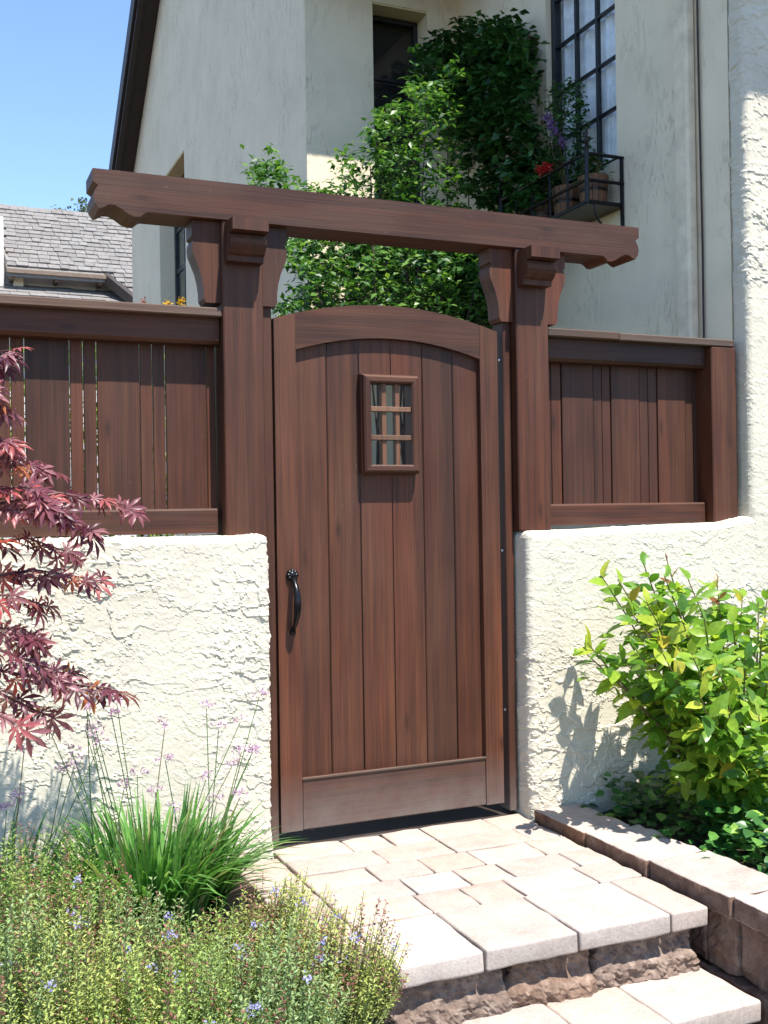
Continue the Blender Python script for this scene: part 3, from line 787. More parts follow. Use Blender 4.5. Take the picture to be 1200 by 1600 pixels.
q = onY(29, 438, eave_y+.3); MB().add(*cbox((q[0]-.09, eave_y+.30, q[2]-2.0), (q[0]+.09, eave_y+.44, ze-.1), .01)).build('corner_post', PIPE, nb)
# lean-to roof in front
l0 = onY(60, 452, eave_y+.3); l1 = onY(60, 478, eave_y-1.0); zl0, zl1 = l0[2], l1[2]
sl2 = (zl0-zl1)/1.3
def zlow(y): return zl0+sl2*(y-(eave_y+.3))
a0, a1 = xl-3, xm+.55
V = [(a0, eave_y-2.0, zlow(eave_y-2.0)), (a1, eave_y-2.0, zlow(eave_y-2.0)), (a1, eave_y+.44, zlow(eave_y+.44)), (a0, eave_y+.44, zlow(eave_y+.44))]
V = V+[(a, b, c_-.12) for a, b, c_ in V]
lr = MB().add(V, [[0, 1, 2, 3], [4, 7, 6, 5], [0, 4, 5, 1], [1, 5, 6, 2], [2, 6, 7, 3], [3, 7, 4, 0]]).build('lean_to_roof', SHING, nb); fixn(lr)
tv = Vector((0, 1, sl2)).normalized(); nv = Vector((0, -sl2, 1)).normalized(); sh_me = {}
y = eave_y-1.0
while y < eave_y+.32:
    x = xl-1+rng.uniform(0, .2)
    while x < a1-.3:
        wd = rng.choice((.34, .42, .50)); 
        if x > xl-.6: shingle(lr, x, y, wd, rng.choice((0, .008, .016)), zlow, ln=.44, th=.03)
        x += wd
    y += .30
MB().add(*cbox((a0, eave_y-1.6, -.6), (a1-.1, eave_y-1.4, zlow(eave_y-1.4)-.15), .01)).build('wall', NWALL, nb)

# ------------------------------------------------------------------ plants
def rot_to(d, up_hint=Vector((0, 0, 1)), roll=0.0):
    """matrix whose Y runs along d (leaf axis) and whose Z (leaf face) is as near up_hint as possible"""
    y_ = Vector(d).normalized(); x_ = y_.cross(Vector(up_hint))
    if x_.length < 1e-4: x_ = y_.orthogonal()
    x_.normalize(); z_ = x_.cross(y_)
    m = Matrix((x_, y_, z_)).transposed()
    return m @ Matrix.Rotation(roll, 3, 'Y')
def simple_leaf(wd=.45, fold=.12, droop=.12, n=4):
    """obovate leaf of length 1 along +Y, folded at the midrib"""
    V = []; F = []
    for i in range(n+1):
        t = i/n; w_ = wd*.5*math.sin(math.pi*min(1, t**.85*1.0))**.9 if 0 < t < 1 else 0.0
        z_ = -droop*t*t
        V += [(-w_, t, z_+fold*w_), (0, t, z_), (w_, t, z_+fold*w_)]
    for i in range(n):
        b_ = 3*i; F += [[b_, b_+1, b_+4, b_+3], [b_+1, b_+2, b_+5, b_+4]]
    return np.array(V), F
def tiny_leaf(wd=.5, fold=.15):
    return np.array([(0, 0, 0), (wd/2, .5, fold), (0, 1, 0), (-wd/2, .5, fold)]), [[0, 1, 2, 3]]
def palmate(lobes=7, seed=0):
    """Japanese maple leaf: pointed lobes round the stalk end, drooping tips; about 1 long"""
    r_ = random.Random(seed); V = [(0, 0, 0)]; F = []
    for k in range(lobes):
        a = math.radians(-118+236*k/(lobes-1)); L_ = (1.0, .95, .78, .46)[abs(k-lobes//2)]*r_.uniform(.92, 1.06)
        d = Vector((math.sin(a), math.cos(a), 0)); s_ = Vector((math.cos(a), -math.sin(a), 0)); w_ = .105*L_+.012; b_ = len(V)
        for t, ww, zz in ((.28, .058, .02), (.58, w_, -.02), (.80, w_*.55, -.10), (1.0, 0, -.22)):
            c_ = d*(t*L_); lift = .05*ww/.135
            if ww == 0: V.append((c_.x, c_.y, zz*L_))
            else:
                V.append((c_.x-s_.x*ww, c_.y-s_.y*ww, zz*L_+lift)); V.append((c_.x, c_.y, zz*L_)); V.append((c_.x+s_.x*ww, c_.y+s_.y*ww, zz*L_+lift))
        F += [[0, b_+1, b_], [0, b_+2, b_+1]]
        for i in (0, 3): F += [[b_+i, b_+i+1, b_+i+4, b_+i+3], [b_+i+1, b_+i+2, b_+i+5, b_+i+4]]
        F += [[b_+6, b_+7, b_+9], [b_+7, b_+8, b_+9]]
    return np.array(V), F

def leaf_mesh(name, tpl, mat):
    me = bpy.data.meshes.new(name); me.from_pydata(tpl[0].tolist(), [], tpl[1]); me.materials.append(mat)
    me.polygons.foreach_set('use_smooth', [True]*len(me.polygons)); return me
def leaf_obj(name, me, parent, pos, rot, size):
    o = bpy.data.objects.new(name, me); COL.objects.link(o); o.parent = parent
    m = Matrix.Translation(Vector(pos)-wloc(parent)) @ rot.to_4x4() @ Matrix.Scale(size, 4); o.matrix_local = m; return o
class Scatter:
    """many leaves joined into one part"""
    def __init__(s, tpl): s.t = tpl; s.M = []; s.P = []; s.R = []
    def add(s, pos, rot, size, r=None):
        s.M.append(np.array(rot)*size); s.P.append(tuple(pos)); s.R.append(max(.002, rng.random() if r is None else r))
    def build(s, name, mat, parent, kind='stuff', smooth=False):
        if not s.P: return None
        tv_, tf = s.t; M_ = np.array(s.M); P_ = np.array(s.P); nv_ = len(tv_)
        V = np.einsum('kij,nj->kni', M_, tv_)+P_[:, None, :]; V = V.reshape(-1, 3)
        org = P_.mean(0); org[2] = V[:, 2].min()
        F = [[i+k*nv_ for i in f] for k in range(len(P_)) for f in tf]
        me = bpy.data.meshes.new(name); me.from_pydata((V-org).tolist(), [], F)
        a = me.attributes.new('rnd', 'FLOAT', 'FACE'); a.data.foreach_set('value', np.repeat(np.array(s.R, np.float32), len(tf)))
        if smooth: me.polygons.foreach_set('use_smooth', [True]*len(F))
        me.materials.append(mat); o = bpy.data.objects.new(name, me); COL.objects.link(o)
        o.parent = parent; o.location = Vector(org)-(wloc(parent) if parent else Vector())
        if kind: o['kind'] = kind
        return o
def rdir(zlo=-1, zhi=1):
    a = rng.uniform(0, 2*math.pi); z = rng.uniform(zlo, zhi); r_ = math.sqrt(max(0, 1-z*z)); return Vector((r_*math.cos(a), r_*math.sin(a), z))

# --- bright green bush at the right wall
BUSH_ST = [(.0, (.06, .16, .018)), (.25, (.12, .27, .03)), (.55, (.22, .38, .045)), (.8, (.34, .48, .055)), (.95, (.46, .52, .06)), (1.0, (.48, .34, .04))]
BUSH_O = leaf('bush leaf', BUSH_ST, 'obj', .5, .28); BUSH_S = leaf('bush leaf inner', BUSH_ST, 'att', .5, .30)
BUSH_R = leaf('young reddish leaf', [(0, (.20, .07, .025)), (1, (.30, .16, .05))], 'obj', .45, .35)
bu = empty('broadleaf_bush', (1.80, -.45, -.08), 'bright yellow-green broadleaf bush in front of the stucco wall', 'bush')
lt = simple_leaf(.52, .28, .26, 5); lm = leaf_mesh('leaf', lt, BUSH_O); lmr = leaf_mesh('leaf', simple_leaf(.34, .3, -.05, 4), BUSH_R)
sc = Scatter(simple_leaf(.44, .22, .18, 3)); stems = MB(); n_obj = 0
tips = [(918, 1005, -.50), (905, 1012, -.46), (940, 900, -.30), (965, 905, -.36), (1005, 880, -.40), (1040, 868, -.42), (1038, 900, -.45), (1075, 905, -.35), (1110, 925, -.30), (1120, 905, -.42),
        (1160, 930, -.35), (1185, 940, -.45), (1200, 925, -.40), (985, 955, -.45), (1010, 940, -.60), (1060, 950, -.62), (1100, 965, -.68), (1145, 975, -.60), (1190, 985, -.66), (960, 1020, -.48), (990, 1010, -.62),
        (1030, 1010, -.72), (1080, 1020, -.80), (1120, 1045, -.78), (1165, 1030, -.82), (1200, 1060, -.70), (985, 1075, -.42), (1015, 1090, -.50), (1050, 1075, -.66), (1095, 1090, -.85), (1140, 1105, -.85), (1185, 1120, -.86),
        (1070, 1140, -.58), (1110, 1160, -.74), (1150, 1175, -.84), (1195, 1190, -.80), (1055, 1200, -.52), (1085, 1205, -.60), (1130, 1220, -.66), (1175, 1235, -.72), (1215, 1000, -.5), (1240, 960, -.5), (1240, 1060, -.6), (1260, 1120, -.7), (1230, 1170, -.7),
        (1150, 1000, -.45), (1090, 985, -.5), (1040, 975, -.42), (1180, 1075, -.55), (1120, 1120, -.5), (1170, 1160, -.5), (1210, 1240, -.6)]
tipv = [onY(*t) for t in tips]
red_tips = {5, 9, 12, 10}
base = Vector((1.80, -.45, -.08))
jobs = []
for i, t in enumerate(tipv):
    t = Vector(t); b0 = base+Vector((rng.uniform(-.08, .08), rng.uniform(-.06, .06), 0))
    mid = b0.lerp(t, .5)+Vector((rng.uniform(-.04, .04), rng.uniform(-.04, .04), .06))
    pts = [b0.lerp(mid, u).lerp(mid.lerp(t, u), u) for u in np.linspace(0, 1, 7)]
    stems.add(*tube(pts, list(np.linspace(.007, .0022, 7)), 5))
    dr = (pts[-1]-pts[-3]).normalized(); m_ = rng.randint(13, 17)
    for k in range(m_):
        u = 1-k*.034-rng.uniform(0, .03); f_ = u*6; j = min(5, int(f_)); p = pts[j].lerp(pts[j+1], f_-j)
        a = k*2.4+rng.uniform(-.4, .4); side = dr.orthogonal().normalized(); side = (Matrix.Rotation(a, 3, dr) @ side)
        d = (dr*(.75 if k < 3 else .25)+side*.9+Vector((0, -.18, .12))).normalized()
        jobs.append((p, d, rng.uniform(.080, .130) if k > 2 else rng.uniform(.055, .09), (i in red_tips and k < 4)))
cols_in = []
for p, d, sz, red in jobs:
    hint = (Vector((0, -.35, 1))+rdir()*.6); R_ = rot_to(d, hint, rng.uniform(-.5, .5))
    depth = (np.array(p)-CAM)@FW
    if n_obj < 296 and depth < 4.35 and (red or p.y < -.33 or n_obj % 3):
        leaf_obj('leaf', lmr if red else lm, bu, p, R_, sz*(.62 if red else 1)); n_obj += 1
    else: sc.add(p, R_, sz)
for _ in range(1500):      # inner foliage along the stems
    t = Vector(tipv[rng.randrange(len(tipv))]); p = base.lerp(t, rng.uniform(.30, .95))+rdir()*.08
    if p.z < 0: continue
    sc.add(p, rot_to(rdir(-.5, .7), Vector((0, -.3, 1))+rdir()*.8), rng.uniform(.055, .10), rng.uniform(0, .8))
sc.build('inner_leaves', BUSH_S, bu, smooth=True); stems.build('stems', TWIG_G, bu)

# --- ground cover at the foot of the bush
IVY = leaf('ground cover leaf', [(0, (.02, .08, .018)), (.6, (.05, .16, .03)), (.9, (.11, .27, .045)), (1, (.28, .42, .06))], 'att', .25, .35)
sc = Scatter(simple_leaf(.72, .18, .2, 3))
for _ in range(5200):
    x = rng.uniform(1.22, 2.9); yv = rng.uniform(-1.5, -.11)
    if x < 1.33 and rng.random() < .72: continue
    z = -.06+rng.uniform(0, .17)*(1 if x > 1.34 else .35)
    sc.add((x, yv, z), rot_to(rdir(-.25, .45), Vector((0, -.25, 1))+rdir()*.45), rng.uniform(.035, .062), rng.random()**1.4)
gc = empty('ground_cover', (1.9, -.7, -.07), 'dark green leafy ground cover under the bright bush behind the capstones', 'ground cover'); sc.build('leaves', IVY, gc, smooth=True)

# --- Japanese maple at the left
MST = [(0, (.075, .012, .026)), (.4, (.22, .065, .095)), (.75, (.37, .17, .19)), (.97, (.42, .08, .08)), (1, (.40, .17, .03))]
MAP_O = leaf('maple leaf', MST, 'obj', .5, .38, .5)
mp_ = empty('japanese_maple', (-1.42, -.62, -.3), 'japanese maple with drooping dark red leaves before the stucco wall', 'tree')
mls = [leaf_mesh('leaf', palmate(7, s_), MAP_O) for s_ in range(4)]
trunk = MB(); tb = Vector((-1.42, -.62, -.30))
trunk.add(*tube([tb, tb+Vector((.02, .01, .5)), tb+Vector((.0, .02, 1.0)), tb+Vector((.04, .03, 1.45)), tb+Vector((.1, .02, 1.75))], [.035, .03, .024, .016, .006], 8))
trunk.build('trunk', BARK, mp_)
limbs = [ # pixel polylines with depth (from the trunk side at the left to the tip)
    ([(-170, 640), (-60, 590), (-20, 570), (10, 548)], -.62, 9), ([(-160, 700), (-50, 620), (-20, 610), (12, 640)], -.66, 10), ([(-170, 760), (-60, 690), (-20, 680), (18, 690)], -.60, 9),
    ([(-170, 800), (-40, 720), (40, 715), (95, 735)], -.58, 12), ([(-170, 830), (-20, 770), (60, 760), (110, 800)], -.64, 12), ([(-160, 850), (0, 790), (110, 770), (225, 790)], -.56, 14),
    ([(-160, 870), (10, 800), (90, 790), (160, 830)], -.66, 12), ([(-160, 880), (0, 850), (60, 840), (130, 865)], -.60, 9), ([(-160, 900), (-10, 905), (70, 890), (165, 905)], -.55, 11),
    ([(-160, 930), (-30, 930), (40, 930), (85, 945)], -.62, 8), ([(-160, 960), (-20, 975), (40, 985), (70, 1000)], -.58, 7), ([(-160, 985), (-10, 1010), (60, 1035), (100, 1050)], -.62, 8),
    ([(-150, 1020), (20, 1050), (90, 1065), (180, 1075)], -.60, 7), ([(-150, 1050), (0, 1080), (40, 1100), (85, 1120)], -.56, 5), ([(-150, 1060), (-60, 1090), (-10, 1110), (30, 1130)], -.66, 4)]
tw = MB(); n_l = 0
for li, (pl, Yd, nl) in enumerate(limbs):
    P_ = [Vector(onY(a, b, Yd+(.05*(k-2))*(1 if li % 2 else -1))) for k, (a, b) in enumerate([(a_-(18 if 2 < li < 11 else 6), b_) for a_, b_ in pl])]
    zz = min(1.35, max(.35, P_[0].z-tb.z-.1)); start = tb+Vector((.02, .02, zz))
    P_ = [start]+P_; tw.add(*tube(P_, list(np.linspace(.008, .0018, len(P_))), 5))
    for k in range(int(nl*2.1)):
        u = 1-(k/(nl*2.1))**1.1*.62; f_ = u*(len(P_)-1); j = min(len(P_)-2, int(f_)); p = P_[j].lerp(P_[j+1], f_-j)
        dr = (P_[j+1]-P_[j]).normalized(); sd_ = (1 if k % 2 else -1)
        d = (dr*rng.uniform(.2, 1.0)+Vector((0, -1, 0))*sd_*rng.uniform(.1, .7)+Vector((rng.uniform(-.1, .5), rng.uniform(-.3, .1), rng.uniform(-.75, .1)))).normalized()
        st = p+d*rng.uniform(.02, .04); tw.add(*tube([p, st], .0011, 4))
        flat = rng.random() < (.6 if li > 7 else .3)
        hint = Vector((0, -1, .5)) if flat else Vector((-.1, -.30, 1))+rdir()*.35
        leaf_obj('leaf', mls[n_l % 4], mp_, st, rot_to(d, hint, rng.uniform(-.35, .35)), rng.uniform(.045, .072)*(1.12 if li > 10 else 1)); n_l += 1
tw.build('twigs', TWIG_R, mp_)

# --- strap leaved clump with lilac flower heads
BLADE = leaf('strap blade', [(0, (.05, .16, .03)), (.5, (.10, .27, .05)), (.85, (.17, .36, .08)), (1, (.36, .36, .17))], 'att', .4, .35)
STALK = leaf('flower stalk', [(0, (.08, .18, .05)), (.8, (.14, .24, .08)), (1, (.26, .13, .06))], 'att', .2, .5)
LILAC = leaf('lilac petals', [(0, (.46, .29, .49)), (1, (.66, .52, .68))], 'att', .4, .5)
def clump(loc, nb_, R0, label, hmin=.28, hmax=.46, nst=26, lean=(0, 0)):
    c = Vector(loc); t = empty('society_garlic', loc, label, 'flowering plant'); mb = MB()
    for _ in range(nb_):
        a = rng.uniform(0, 2*math.pi); r_ = R0*math.sqrt(rng.random()); b0 = c+Vector((r_*math.cos(a), r_*math.sin(a)*.6, -.02))
        out = Vector((math.cos(a)*.95+lean[0], math.sin(a)*.7+lean[1], 0))*rng.uniform(.15, 1.0); h_ = rng.uniform(hmin, hmax)*(1-.25*out.length); wd = rng.uniform(.005, .0095)
        sdv = Vector((-out.y, out.x, 0)); sdv = sdv.normalized() if sdv.length > 1e-4 else Vector((1, 0, 0))
        sdv = (sdv+Vector((rng.uniform(-.6, .6), rng.uniform(-.6, .6), 0))).normalized(); V = []; n_ = 6
        for i in range(n_+1):
            u = i/n_; p = b0+out*h_*1.15*u**1.7+Vector((0, 0, h_*(u-.28*out.length*2*u**3)))
            w_ = wd*(1-u**3)+.0004; V += [p-sdv*w_, p+sdv*w_]
        mb.add([tuple(v) for v in V], [[2*i, 2*i+1, 2*i+3, 2*i+2] for i in range(n_)], max(.01, rng.random()))
    mb.build('blades', BLADE, t, kind='stuff')
    for _ in range(nst):
        a = rng.uniform(0, 2*math.pi); r_ = R0*.8*math.sqrt(rng.random()); b0 = c+Vector((r_*math.cos(a), r_*math.sin(a)*.5, 0))
        h_ = rng.uniform(.40, .76); tip = b0+Vector((rng.uniform(-.16, .20)+.10*math.cos(a), rng.uniform(-.10, .05), h_*rng.uniform(.75, 1))); tip.x = min(tip.x, -.13-rng.random()*.1); m2 = b0.lerp(tip, .5)+Vector((rng.uniform(-.02, .02), 0, .02))
        s_ = MB().add(*tube([b0, m2, tip], [.0022, .0018, .0014], 5), r=max(.01, rng.random())); so = s_.build('flower_stalk', STALK, t)
        sc_ = Scatter(tiny_leaf(.42, .1)); nf = rng.randint(5, 10)
        for k in range(nf):
            d = (rdir(-.2, 1)+Vector((0, 0, .35))).normalized(); e_ = tip+d*rng.uniform(.012, .026)
            for q_ in range(5):
                dd = (d*.5+rdir()).normalized(); sc_.add(e_, rot_to(dd, d), rng.uniform(.010, .017))
        sc_.build('flower_head', LILAC, so, kind=None)
    return t
cl = onY(232, 1392, -.42); clump((cl[0], -.42, float(bed_z(0, -.42))), 800, .24, 'clump of green strap leaves with tall lilac flower heads beside the gate', .26, .46, 27, (-.12, -.1))
cl2 = onY(60, 1330, -.36); clump((cl2[0]-.08, -.36, float(bed_z(0, -.36))), 110, .10, 'smaller clump of strap leaves with lilac flowers beneath the red maple', .25, .45, 7)

# --- low aromatic shrubs in front
SHR = [leaf('shrub leaf green', [(0, (.12, .23, .05)), (.5, (.27, .40, .10)), (1, (.46, .56, .17))], 'att', .45, .55, .3),
       leaf('shrub leaf yellow', [(0, (.20, .27, .06)), (.5, (.38, .45, .13)), (1, (.58, .62, .20))], 'att', .45, .55, .3),
       leaf('shrub leaf grey green', [(0, (.13, .24, .09)), (.5, (.26, .39, .16)), (1, (.42, .52, .26))], 'att', .45, .55, .3)]
CALYX = leaf('red brown calyx', [(0, (.14, .045, .04)), (.7, (.27, .11, .09)), (1, (.34, .18, .13))], 'att', .25, .6, .3)
BLUE = leaf('lavender blue petals', [(0, (.26, .26, .55)), (1, (.45, .42, .68))], 'att', .35, .5)
def shrub(loc, R0, H, n, kind, label, spikes=.25, flowers=6, lean=(0, 0), lsize=(.009, .015)):
    c = Vector(loc); t = empty('low_shrub', loc, label, 'shrub'); sc_ = Scatter(tiny_leaf(.46, .12)); ca = Scatter(tiny_leaf(.7, .2)); st = MB(); tipsL = []
    for _ in range(int(n*3.4)):
        a = rng.uniform(0, 2*math.pi); q_ = math.sqrt(rng.random()); dome = math.sqrt(max(.05, 1-.75*q_*q_))
        b0 = c+Vector((R0*q_*.7*math.cos(a), R0*q_*.7*math.sin(a), 0)); h_ = H*dome*rng.uniform(.60, 1.22)
        tip = c+Vector((R0*q_*1.1*math.cos(a)+lean[0]*h_+rng.uniform(-.03, .03), R0*q_*1.1*math.sin(a)+lean[1]*h_+rng.uniform(-.03, .03), h_))
        m2 = b0.lerp(tip, .45)+Vector(((tip-b0).x*.12, (tip-b0).y*.12, -.01)); P_ = [b0.lerp(m2, u).lerp(m2.lerp(tip, u), u) for u in np.linspace(0, 1, 6)]
        st.add(*tube([P_[0], P_[2], P_[5]], [.0022, .0016, .0008], 3, False))
        spike = rng.random() < spikes*.75; ln_ = (tip-b0).length; m_ = int(ln_*.72/.0050)
        for k in range(m_):
            u = .28+.72*k/m_+rng.uniform(-.01, .01); f_ = min(4.999, u*5); j = int(f_); p = P_[j].lerp(P_[j+1], f_-j); dr = (P_[j+1]-P_[j]).normalized()
            az = k*1.7+rng.uniform(-.5, .5); d = (Matrix.Rotation(az, 3, dr) @ dr.orthogonal().normalized()); d = (d+dr*rng.uniform(.2, .9)).normalized()
            p = p+d*rng.uniform(0, .006)
            if spike and u > .66 and rng.random() < .8: ca.add(p, rot_to(d, dr), rng.uniform(.008, .013))
            else: sc_.add(p, rot_to(d, dr, rng.uniform(-.4, .4)), rng.uniform(*lsize), min(1, rng.random()*.6+.4*u))
        tipsL.append(tip)
    sc_.build('foliage', SHR[kind], t); ca.build('seed_spikes', CALYX, t); st.build('stems', TWIG_S, t, kind='stuff')
    for k in range(flowers):
        tp = tipsL[rng.randrange(len(tipsL))]; f2 = Scatter(tiny_leaf(.6, .15))
        for _ in range(16): f2.add(tp+rdir()*rng.uniform(.003, .017), rot_to(rdir(), Vector((0, -1, .5))), rng.uniform(.007, .012))
        f2.build('flower', BLUE, t, kind=None)
    return t
def bedp(px, py, Y):
    p = onY(px, py, Y); return (p[0], Y, float(bed_z(0, Y)))
shrub(bedp(45, 1400, -.80), .24, .43, 85, 0, 'green low shrub with red-brown spikes under the red maple', .45, 5)
shrub(bedp(185, 1400, -.86), .20, .29, 70, 2, 'grey-green low shrub with blue flowers before the strap leaf clump', .35, 7)
shrub(bedp(330, 1480, -1.02), .20, .26, 75, 0, 'green low shrub between the strap leaf clump and the paved landing', .35, 6)
shrub(bedp(420, 1460, -.92), .17, .28, 70, 1, 'yellow-green low shrub with russet spikes leaning over the paved landing', .40, 6, (.15, -.05))
shrub(bedp(520, 1560, -1.16), .16, .29, 60, 1, 'yellow-green low shrub with tall russet spikes beside the step blocks', .55, 6, (.18, -.05))
shrub(bedp(400, 1600, -1.30), .21, .34, 75, 2, 'grey-green low shrub beside the lower step', .30, 5, (.1, 0))
shrub(bedp(110, 1560, -1.25), .23, .40, 85, 1, 'pale yellow low shrub at the bed edge', .15, 5)
shrub(bedp(260, 1600, -1.36), .22, .36, 80, 0, 'green low shrub with reddish spikes at the bed edge', .35, 4)
shrub(bedp(-10, 1560, -1.15), .22, .44, 75, 2, 'grey-green low shrub at the foot of the maple trunk', .30, 3)

# --- climbing shrubs behind the gate
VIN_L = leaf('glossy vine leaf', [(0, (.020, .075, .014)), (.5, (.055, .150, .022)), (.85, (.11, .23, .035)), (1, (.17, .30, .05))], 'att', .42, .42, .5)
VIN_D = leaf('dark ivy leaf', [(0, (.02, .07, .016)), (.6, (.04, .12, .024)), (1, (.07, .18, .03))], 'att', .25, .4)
def climber(name, label, regions, mat, base_, cat, size=(.036, .064), wd=.48, n_stem=14, compound=True):
    t = empty(name, base_, label, cat); sc_ = Scatter(simple_leaf(wd, .2, .2, 2)); st = MB(); pts = []
    for poly, y0, y1, n in regions:
        xs_ = [p[0] for p in poly]; ys_ = [p[1] for p in poly]; k = 0
        while k < n:
            px, py = rng.uniform(min(xs_), max(xs_)), rng.uniform(min(ys_), max(ys_)); ins = False; j = len(poly)-1
            for i in range(len(poly)):
                if (poly[i][1] > py) != (poly[j][1] > py) and px < (poly[j][0]-poly[i][0])*(py-poly[i][1])/(poly[j][1]-poly[i][1])+poly[i][0]: ins = not ins
                j = i
            if not ins: continue
            p = Vector(onY(px, py, rng.uniform(y0, y1))); k += 1
            if p.x > BX-.03: p = Vector(onX(px, py, BX-rng.uniform(.03, .26)))
            if p.y > CY-.03: continue
            pts.append(p); ax = (rdir(-.3, .6)+Vector((0, -.5, .1))).normalized()
            if compound:
                for q_ in range(5):
                    d = (ax*.5+rdir(-.7, .5)).normalized(); sc_.add(p+ax*.016*q_+rdir()*.008, rot_to(d, Vector((0, -.35, 1))+rdir()*.6), rng.uniform(*size), rng.random()**1.3)
            else: sc_.add(p, rot_to(ax, Vector((-.2, -.9, .4))+rdir()*.5), rng.uniform(*size), rng.random())
    for k in range(n_stem):
        tp = pts[rng.randrange(len(pts))]; b0 = Vector(base_)+Vector((rng.uniform(-.25, .25), rng.uniform(-.1, .1), 0)); m2 = b0.lerp(tp, .55)+Vector((rng.uniform(-.1, .1), rng.uniform(-.05, .05), .1))
        st.add(*tube([b0, b0.lerp(m2, .5), m2, tp], [.014, .011, .008, .003], 5))
    sc_.build('foliage', mat, t, smooth=True); st.build('stems', BARK, t); return t
lit_poly = [(395, 300), (390, 245), (425, 235), (440, 262), (470, 262), (476, 290), (500, 300), (522, 290), (530, 262), (540, 215), (556, 260), (572, 250), (575, 190), (600, 165), (640, 160), (625, 140), (650, 125), (690, 140), (690, 95), (710, 92), (715, 120), (705, 150), (718, 190), (705, 250), (735, 285), (730, 330), (690, 360), (400, 330)]
low_poly = [(440, 370), (700, 380), (760, 400), (760, 510), (420, 510), (432, 470), (470, 440), (445, 420)]
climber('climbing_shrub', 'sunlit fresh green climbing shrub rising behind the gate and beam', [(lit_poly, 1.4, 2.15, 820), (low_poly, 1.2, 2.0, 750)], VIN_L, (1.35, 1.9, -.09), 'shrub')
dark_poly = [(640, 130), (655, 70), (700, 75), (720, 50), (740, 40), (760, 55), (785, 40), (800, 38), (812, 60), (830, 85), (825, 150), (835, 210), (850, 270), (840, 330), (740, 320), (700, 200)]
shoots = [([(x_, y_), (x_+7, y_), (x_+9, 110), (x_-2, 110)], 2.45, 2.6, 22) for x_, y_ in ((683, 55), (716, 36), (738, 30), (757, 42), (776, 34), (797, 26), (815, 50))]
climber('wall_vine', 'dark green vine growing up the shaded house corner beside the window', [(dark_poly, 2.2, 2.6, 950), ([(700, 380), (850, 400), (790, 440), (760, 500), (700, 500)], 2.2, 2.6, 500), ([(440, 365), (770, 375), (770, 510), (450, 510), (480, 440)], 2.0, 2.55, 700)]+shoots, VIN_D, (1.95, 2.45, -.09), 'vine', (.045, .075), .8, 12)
# --- window box planting
RED = leaf('red petals', [(0, (.45, .008, .008)), (1, (.50, .02, .015))], 'att', .3, .5)
PUR = leaf('purple petals', [(0, (.11, .05, .20)), (1, (.22, .11, .32))], 'att', .3, .6)
def boxplant(loc, label, n, R0, H, flower=None, fpos=None, fn=60, fr=.03, cat='potted plant'):
    t = empty('potted_plant', loc, label, cat); sc_ = Scatter(simple_leaf(.6, .2, .25, 2)); c = Vector(loc); st = MB()
    for _ in range(7):
        st.add(*tube([c, c+Vector((rng.uniform(-.4, .3)*R0, rng.uniform(-.8, .8)*R0, H*.5)), c+Vector((rng.uniform(-.8, .4)*R0, rng.uniform(-1, 1)*R0, H*.95))], [.004, .003, .0015], 4))
    for _ in range(n):
        u = rng.random()**.8; r_ = R0*(1-.5*u)*math.sqrt(rng.random()); a = rng.uniform(0, 6.283)
        sc_.add(c+Vector((min(.09, r_*math.cos(a)), r_*math.sin(a), H*u)), rot_to(rdir(-.5, .6), Vector((-.3, -.3, 1))+rdir()*.5), rng.uniform(.022, .042))
    sc_.build('foliage', VIN_D, t, smooth=True); st.build('stems', TWIG_G, t)
    if flower:
        for fp in fpos:
            f2 = Scatter(tiny_leaf(.8, .2)); cc = Vector(fp)
            for _ in range(fn): f2.add(cc+rdir()*rng.uniform(.2, 1)*fr*Vector((1, 1, 1)).length/1.7, rot_to(rdir(), rdir()), rng.uniform(.010, .018))
            f2.build('flower', flower, t, kind=None)
            st2 = MB().add(*tube([c+Vector((0, 0, H*.4)), cc], .0025, 4)).build('flower_stem', TWIG_G, t)
boxplant((2.062, .93, bz+.13), 'small green plant in the planter nearest the finialed corner', 260, .10, .15)
pf = [onY(868, 205, 1.0), onY(854, 183, 1.03), onY(878, 222, .98), onY(861, 194, 1.01)]
boxplant((2.062, 1.17, bz+.14), 'tall leafy plant with purple flower spike in the window box', 1100, .19, .60, PUR, pf, 50, .030)
boxplant((2.062, 1.42, bz+.12), 'leafy geranium with one red bloom in the window box', 900, .22, .36, RED, [onY(846, 265, 1.10), onY(855, 260, 1.08)], 90, .030)

# --- foliage seen through and above the left fence
HEDGE = leaf('sunlit hedge leaf', [(0, (.06, .14, .02)), (.6, (.16, .27, .04)), (1, (.30, .38, .06))], 'att', .4, .45)
hg = empty('hedge', (-1.2, 1.3, -.09), 'sunlit green hedge glimpsed through the gaps of the slat fence', 'hedge'); sc = Scatter(simple_leaf(.5, .2, .2, 2)); st = MB()
for _ in range(8000):
    x = rng.uniform(-2.6, -.1); z = rng.uniform(0, 1)**.7*2.05; sc.add((x, 1.3+rng.uniform(-.30, .30), z-.05), rot_to(rdir(), Vector((0, -.5, 1))+rdir()*.5), rng.uniform(.04, .07))
for k in range(9): st.add(*tube([(-2.2+.24*k, 1.3, -.09), (-2.2+.24*k+rng.uniform(-.1, .1), 1.3, .8), (-2.2+.24*k+rng.uniform(-.1, .1), 1.3, 1.5)], [.015, .012, .005], 5))
sc.build('foliage', HEDGE, hg); st.build('stems', BARK, hg)
YEL = leaf('yellow petals', [(0, (.55, .30, .01)), (1, (.70, .45, .02))], 'att', .3, .5); PNK = leaf('dusty pink petals', [(0, (.30, .10, .10)), (1, (.42, .2, .18))], 'att', .3, .5)
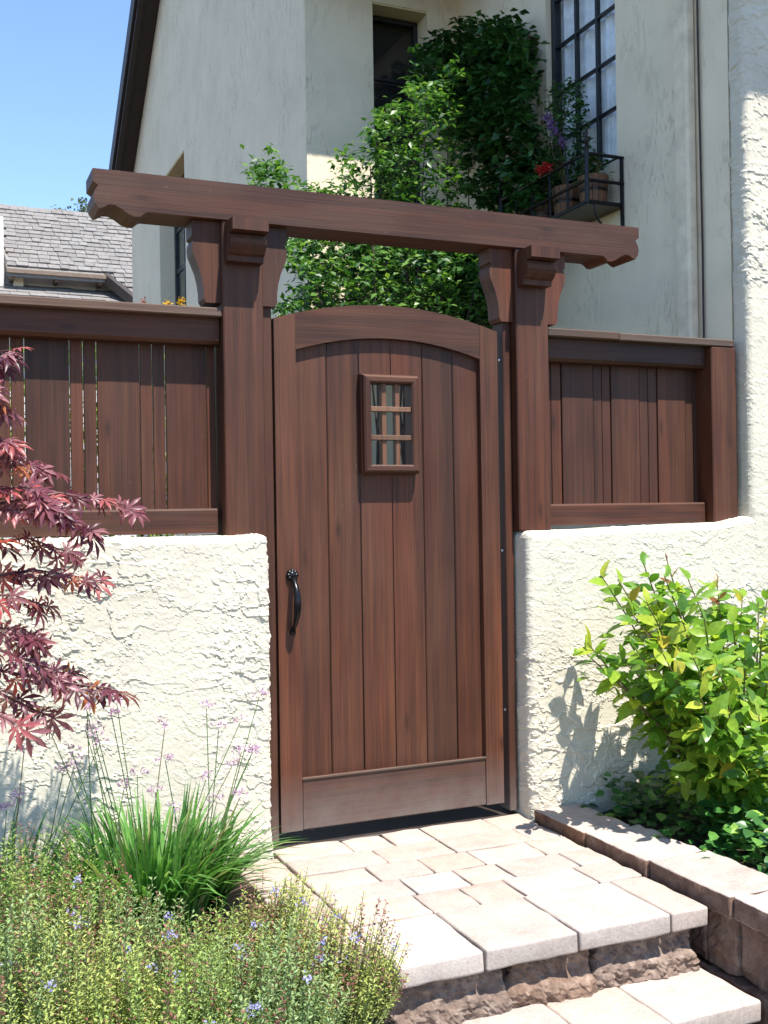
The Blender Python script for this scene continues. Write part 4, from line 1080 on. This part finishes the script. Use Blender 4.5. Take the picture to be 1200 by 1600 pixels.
for (px, py, mt, lab) in ((283, 471, YEL, 'single yellow flower showing above the fence cap near the post'), (262, 476, YEL, 'yellow flower half hidden behind the fence cap'), (224, 473, PNK, 'dusty pink flower head showing above the fence cap')):
    q = Vector(onY(px, py, .9)); ft = empty('garden_flower', (q.x, .9, -.09), lab, 'flower'); f2 = Scatter(tiny_leaf(.6, .1))
    for _ in range(46): f2.add(q+rdir()*rng.uniform(.004, .017), rot_to(rdir(), rdir()), .014)
    f2.build('bloom', mt, ft, kind=None); MB().add(*tube([(q.x, .9, -.09), (q.x+.01, .9, .9), tuple(q)], [.006, .005, .003], 5)).build('stem', TWIG_G, ft)
    l2 = Scatter(simple_leaf(.5, .2, .2, 2))
    for _ in range(14): l2.add((q.x+rng.uniform(-.05, .05), .9+rng.uniform(-.04, .04), q.z-rng.uniform(.05, .5)), rot_to(rdir(), Vector((0, 0, 1))), .05)
    l2.build('leaves', VIN_D, ft, kind=None)

# --- tree far behind the neighbour's roof
FAR = leaf('far tree leaf', [(0, (.05, .085, .035)), (1, (.11, .15, .06))], 'att', .3, .6)
fp = Vector(onY(122, 345, 30.0)); ft = empty('far_tree', (fp.x, 30, -.6), 'distant tree crown peeping over the grey shingle roof', 'tree'); sc = Scatter(simple_leaf(.6, .2, .2, 2)); tr_ = MB()
top = Vector((fp.x+.1, 30, fp.z-.1)); tr_.add(*tube([(fp.x, 30, -.6), (fp.x+.1, 30, fp.z*.6), tuple(top)], [.30, .2, .05], 8))
for k in range(60):
    d = rdir(-.3, 1); r_ = Vector((1.5, 1.2, .95)); c_ = Vector((top.x+d.x*r_.x*rng.random(), 30+d.y*r_.y, top.z-.3+d.z*r_.z*rng.uniform(.4, 1)))
    tr_.add(*tube([tuple(top-Vector((0, 0, .9))), tuple(c_)], [.04, .008], 4))
    for _ in range(26): sc.add(c_+rdir()*rng.uniform(0, .28), rot_to(rdir(), rdir()), rng.uniform(.09, .15))
tr_.build('trunk', BARK, ft); sc.build('crown', FAR, ft)
